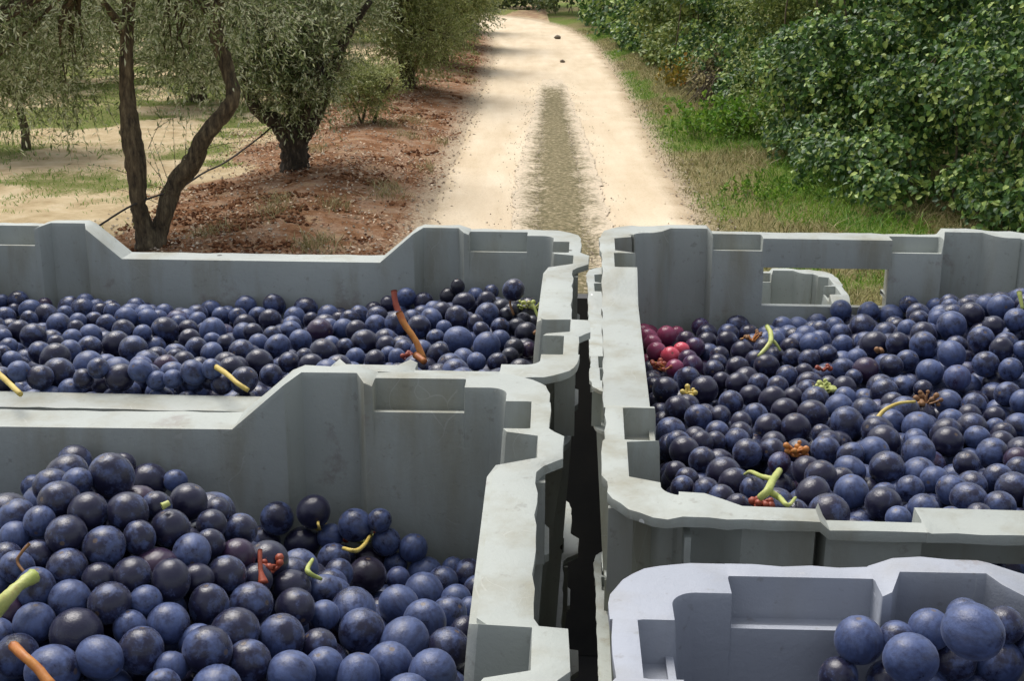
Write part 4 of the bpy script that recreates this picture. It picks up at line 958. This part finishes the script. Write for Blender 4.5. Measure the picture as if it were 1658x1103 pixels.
for (x, y, lab) in ((2.6, 34.5, 'dark tree-like bush on the outer side of the bend'), (2.2, 39.0, 'green bush beyond the bend right of the pale road'), (1.0, 43.5, 'green bush at the top of the photo straight beyond the road'), (-.6, 47.5, 'hazy green bush right of the gap where the road disappears'), (-3.2, 48.5, 'hazy pale green bush left of the gap above the road'), (-7, 49, 'distant green bush beyond the bend, farther left'), (-12, 50, 'distant green bush at the far end of the orchard')):
    bush(x, y, blobs_for(3.4, 2.2, 3.4, 26, (.6, 1.0)), 7000, .16, .12, FAR_LEAF if y > 40 else BRAMBLE, lab, stems=5)
# bright green weeds and yellow weed
def weed(x, y, n, L, ll, lw, mat, label, name='weed_clump', spread=.4):
    z = float(gz(x, y)) - .02; e = empty(name, (x, y, z), 0, label, 'weeds'); st = np.zeros((n, 3)); st[:, :2] = rng.normal(size=(n, 2)) * spread * .5
    dr = rng.normal(size=(n, 3)) * .35 + np.array([0, 0, 1]); dr /= np.linalg.norm(dr, axis=1, keepdims=True)
    V, Fq, TV, TF = twigs_leaves(st, dr, rng.uniform(.5, 1, n) * L, ll, lw, 12, .25, .003, 'ovate')
    link('leaves', npmesh('leaves', V, Fq), mat, e); link('stems', npmesh('stems', TV, TF), TWIG, e)
weed(2.9, 15.9, 150, .75, .07, .045, GRASS_G, 'bright green weed clump in front of the hedge, left of the bramble', spread=.7)
weed(2.75, 12.0, 90, .22, .05, .02, GRASS_G, 'low fresh green weeds on the verge near the right crate', spread=.6)
weed(2.85, 21.3, 22, .75, .08, .06, WEED_Y, 'orange and yellow autumn weed at the foot of the dark hedge', spread=.35)
bush(3.05, 19.6, [(0, 0, .3, .4), (.2, .4, .5, .45), (.1, -.5, .3, .35)], 900, .08, .03, GRASS_D, 'tangle of bare brown twigs below the hedge', name='twig_tangle', stems=60, group=None)

# ------------------------------------------------------------------ grass, litter, stones
def blades(name, X, Y, h, w, mat, label, cat):
    n = len(X); Z = gz(X, Y) - .01; P = np.stack([X, Y, Z], 1); a = rng.random(n) * 6.28
    S = np.stack([np.cos(a), np.sin(a), 0 * a], 1); lean = rng.normal(size=(n, 3)) * .45; lean[:, 2] = 1
    hh = h[:, None] * rng.uniform(.5, 1.2, (n, 1)); T1 = P + lean * hh * .55; lean2 = lean * np.array([1.9, 1.9, .85]); T2 = P + lean2 * hh
    ww = w * rng.uniform(.6, 1.3, (n, 1))
    V = np.stack([P - S * ww, P + S * ww, T1 + S * ww * .8, T2, T1 - S * ww * .8], 1).reshape(-1, 3); b = (np.arange(n) * 5)[:, None]
    V4 = b + np.array([[0, 1, 2, 4]]); V3 = b + np.array([[4, 2, 3, 3]])
    me = bpy.data.meshes.new(name); me.from_pydata(V.tolist(), [], V4.tolist() + [r[:3] for r in V3.tolist()]); o = link(name, me, mat); tag(o, label, cat, None, 'stuff'); return o
def samp(n, x0, x1, y0, y1, pw=1.0):
    u = rng.random(n); y = y0 + (y1 - y0) * u ** (1 + pw); return rng.uniform(x0, x1, n), y
X, Y = samp(100000, 1.3, 5.2, 5.0, 36, .5); rdv = rdist(X, Y); q = fbm(X, Y, .7, 3); ok = (rdv > 1.2 + rng.random(len(X)) * .25) & (X > road_c(Y)) & (X < 4.6) & (rng.random(len(X)) < .35 + q) 
X, Y, rdv = X[ok], Y[ok], rdv[ok]; fz = fbm(X + 9, Y * .7, 1.1, 3) + .18 * np.exp(-((X - 2.7) ** 2 + (Y - 11.8) ** 2) / 1.2)
hgt = .05 + .16 * np.clip((rdv - 1.3) / 1.0, 0, 1) * fbm(X, Y, .5, 1)
a = fz > .50; b_ = (~a) & (rng.random(len(X)) < .62)
blades('grass', X[a], Y[a], hgt[a], .004, GRASS_G, 'fresh green grass on the verge between the road and the hedge', 'grass')
blades('dry_grass', X[b_], Y[b_], hgt[b_], .004, GRASS_D, 'dry straw-coloured grass on the verge right of the road', 'grass')
cc_ = (~a) & (~b_); blades('mixed_grass', X[cc_], Y[cc_], hgt[cc_], .004, GRASS, 'yellow-green grass mixed through the right verge', 'grass')
n = 40000; Y = 6 + 17 * rng.random(n) ** 1.2; wv = np.array([cw(v) for v in Y]); X = np.interp(Y, rcy[:60], rcx[:60]) + .02 + rng.normal(size=n) * wv * .52; ok = rng.random(n) < (.25 + fbm(X, Y, .35, 6)) * np.clip((23 - Y) / 6, 0, 1)
blades('strip_grass', X[ok], Y[ok], np.full(ok.sum(), .035), .003, GRASS_S, 'short dry grass growing between the two wheel tracks of the road', 'grass')
X, Y = samp(80000, -13, -1.2, 8, 34, .5); nn = fbm(X, Y + 30, 1.6, 5); rw = -2.95 + (Y - 9.85) * .098
th = np.where(Y > 16, .46, .55) + .05 * rng.random(len(Y)) - .02; ok = (nn > th) & (X < rw - .7 + (fbm(X, Y, .9, 1) - .5) * 1.6); X, Y = X[ok], Y[ok]
blades('orchard_grass', X, Y, np.full(len(X), .05), .004, GRASS_G, 'patches of short green grass on the pale orchard soil', 'grass')
n = 700; X = -1.9 + rng.normal(size=n) * .35; Y = 12.3 + rng.normal(size=n) * .12
def litter(name, X, Y, ll, lw, mat, label, lift=.008):
    n = len(X); P = np.stack([X, Y, gz(X, Y) + lift * rng.random(n)], 1); D = rng.normal(size=(n, 3)); D[:, 2] *= .35; Nn = rng.normal(size=(n, 3)) * .45 + np.array([0, 0, 1.0])
    V, Fq = leaf_cloud(P, D, Nn, ll * rng.uniform(.5, 1.2, n), lw * rng.uniform(.5, 1.2, n), 'ovate', .2); o = link(name, npmesh(name, V, Fq), mat); tag(o, label, 'fallen leaves', None, 'stuff'); return o
X, Y = samp(70000, -4.5, 0, 8.5, 33, .7); rw = -2.95 + (Y - 9.85) * .098; rdv = rdist(X, Y)
ok = (X > rw - .9 + (fbm(X, Y, .9, 1) - .5) * 1.6) & (rdv > 1.25) & (rng.random(len(X)) < 2.6 * (fbm(X, Y, .8, 2) - .40))
litter('leaf_litter', X[ok], Y[ok], .05, .022, LITTER, 'brown fallen leaves covering the red bank left of the road')
X, Y = samp(1500, -1, 2.2, 8.5, 33, .6); rdv = rdist(X, Y); ok = (rdv > 1.0) & (rng.random(len(X)) < .5) | (rdv < .3) & (Y < 18)
litter('road_litter', X[ok], Y[ok], .025, .014, LITTER, 'scattered dry leaves along the road edges and middle', .02)
# pebbles: one low-poly stone repeated
def pebbles(name, X, Y, s, mat, label, dz=0.0):
    n = len(X); O = np.array([(1, 0, 0), (0, 1, 0), (-1, 0, 0), (0, -1, 0), (0, 0, .7), (0, 0, -.7)], float)
    R_ = s * rng.uniform(.4, 1.3, (n, 1, 1)); V = O[None] * R_ * rng.uniform(.6, 1.2, (n, 6, 1)); V += np.stack([X, Y, gz(X, Y) + dz], 1)[:, None]
    q = np.array([(0, 1, 4), (1, 2, 4), (2, 3, 4), (3, 0, 4), (1, 0, 5), (2, 1, 5), (3, 2, 5), (0, 3, 5)]); Fq = (np.arange(n)[:, None, None] * 6 + q[None]).reshape(-1, 3)
    o = link(name, npmesh(name, V.reshape(-1, 3), Fq), mat); tag(o, label, 'pebbles', None, 'stuff'); return o
PEB = leafmat('pebble', [(.2, (.22, .17, .12)), (.6, (.42, .35, .27)), (.85, (.6, .53, .43))], .9, 0, .2)
X, Y = samp(9000, -3.8, 2.4, 8.5, 30, .6); rdv = rdist(X, Y); ok = (rdv > 1.05) & ((X < road_c(Y)) | (rdv < 1.6)); pebbles('pebbles', X[ok], Y[ok], .014, PEB, 'small pale pebbles along both edges of the road', .005)
Y = 6 + 17 * rng.random(7000); X = np.interp(Y, rcy[:60], rcx[:60]) + rng.normal(size=7000) * .22; ok = rng.random(7000) < np.clip((23 - Y) / 8, 0, 1); X, Y = X[ok], Y[ok]; pebbles('gravel', X, Y, .009, PEB, 'gravel in the strip between the wheel tracks', .02)
CLOD = leafmat('red_clod', [(.2, (.07, .028, .014)), (.5, (.17, .075, .035)), (.85, (.36, .20, .11))], .95, 0, .1)
X, Y = samp(26000, -4.2, 0, 8.5, 28, .7); rw = -2.95 + (Y - 9.85) * .098; rdv = rdist(X, Y); ok = (X > rw - .6) & (rdv > 1.45) & (fbm(X, Y, .5, 6) > .60); pebbles('soil_clods', X[ok], Y[ok], .026, CLOD, 'loose dark red soil crumbs in heaps along the bank', .004)
n = 2600; k_ = rng.integers(0, 26, n); cx_ = rng.uniform(-2.6, -.2, 26); cy_ = rng.uniform(9.5, 24, 26); X = cx_[k_] + rng.normal(size=n) * .10; Y = cy_[k_] + rng.normal(size=n) * .16; ok = rdist(X, Y) > 1.35
blades('bank_tufts', X[ok], Y[ok], np.full(ok.sum(), .10), .004, GRASS_D, 'thin dry grass tufts dotted over the red bank', 'grass')
# dark stones lying on the road
STONE = simple('dark_stone', [(.3, (.10, .08, .06)), (.7, (.22, .18, .13))], 20, .9, bmp=.8)
for (x, y, r, lab) in ((1.18, 32.9, .085, 'dark stone lying in the middle of the pale road near the bend'), (1.05, 26.3, .05, 'small dark clod on the road nearer than the big stone')):
    V, Ft, Fq = uv_sphere(12, 8, .12, .7); V = V * (1 + .12 * rng.normal(size=(len(V), 1))) * r
    me = bpy.data.meshes.new('stone'); me.from_pydata(V.tolist(), [], Ft + Fq); me.shade_smooth(); o = link('stone', me, STONE); o.location = (x, y, .012 + r * .3); tag(o, lab, 'stone', 'stones on the road')
print('scene built', len(bpy.data.objects))
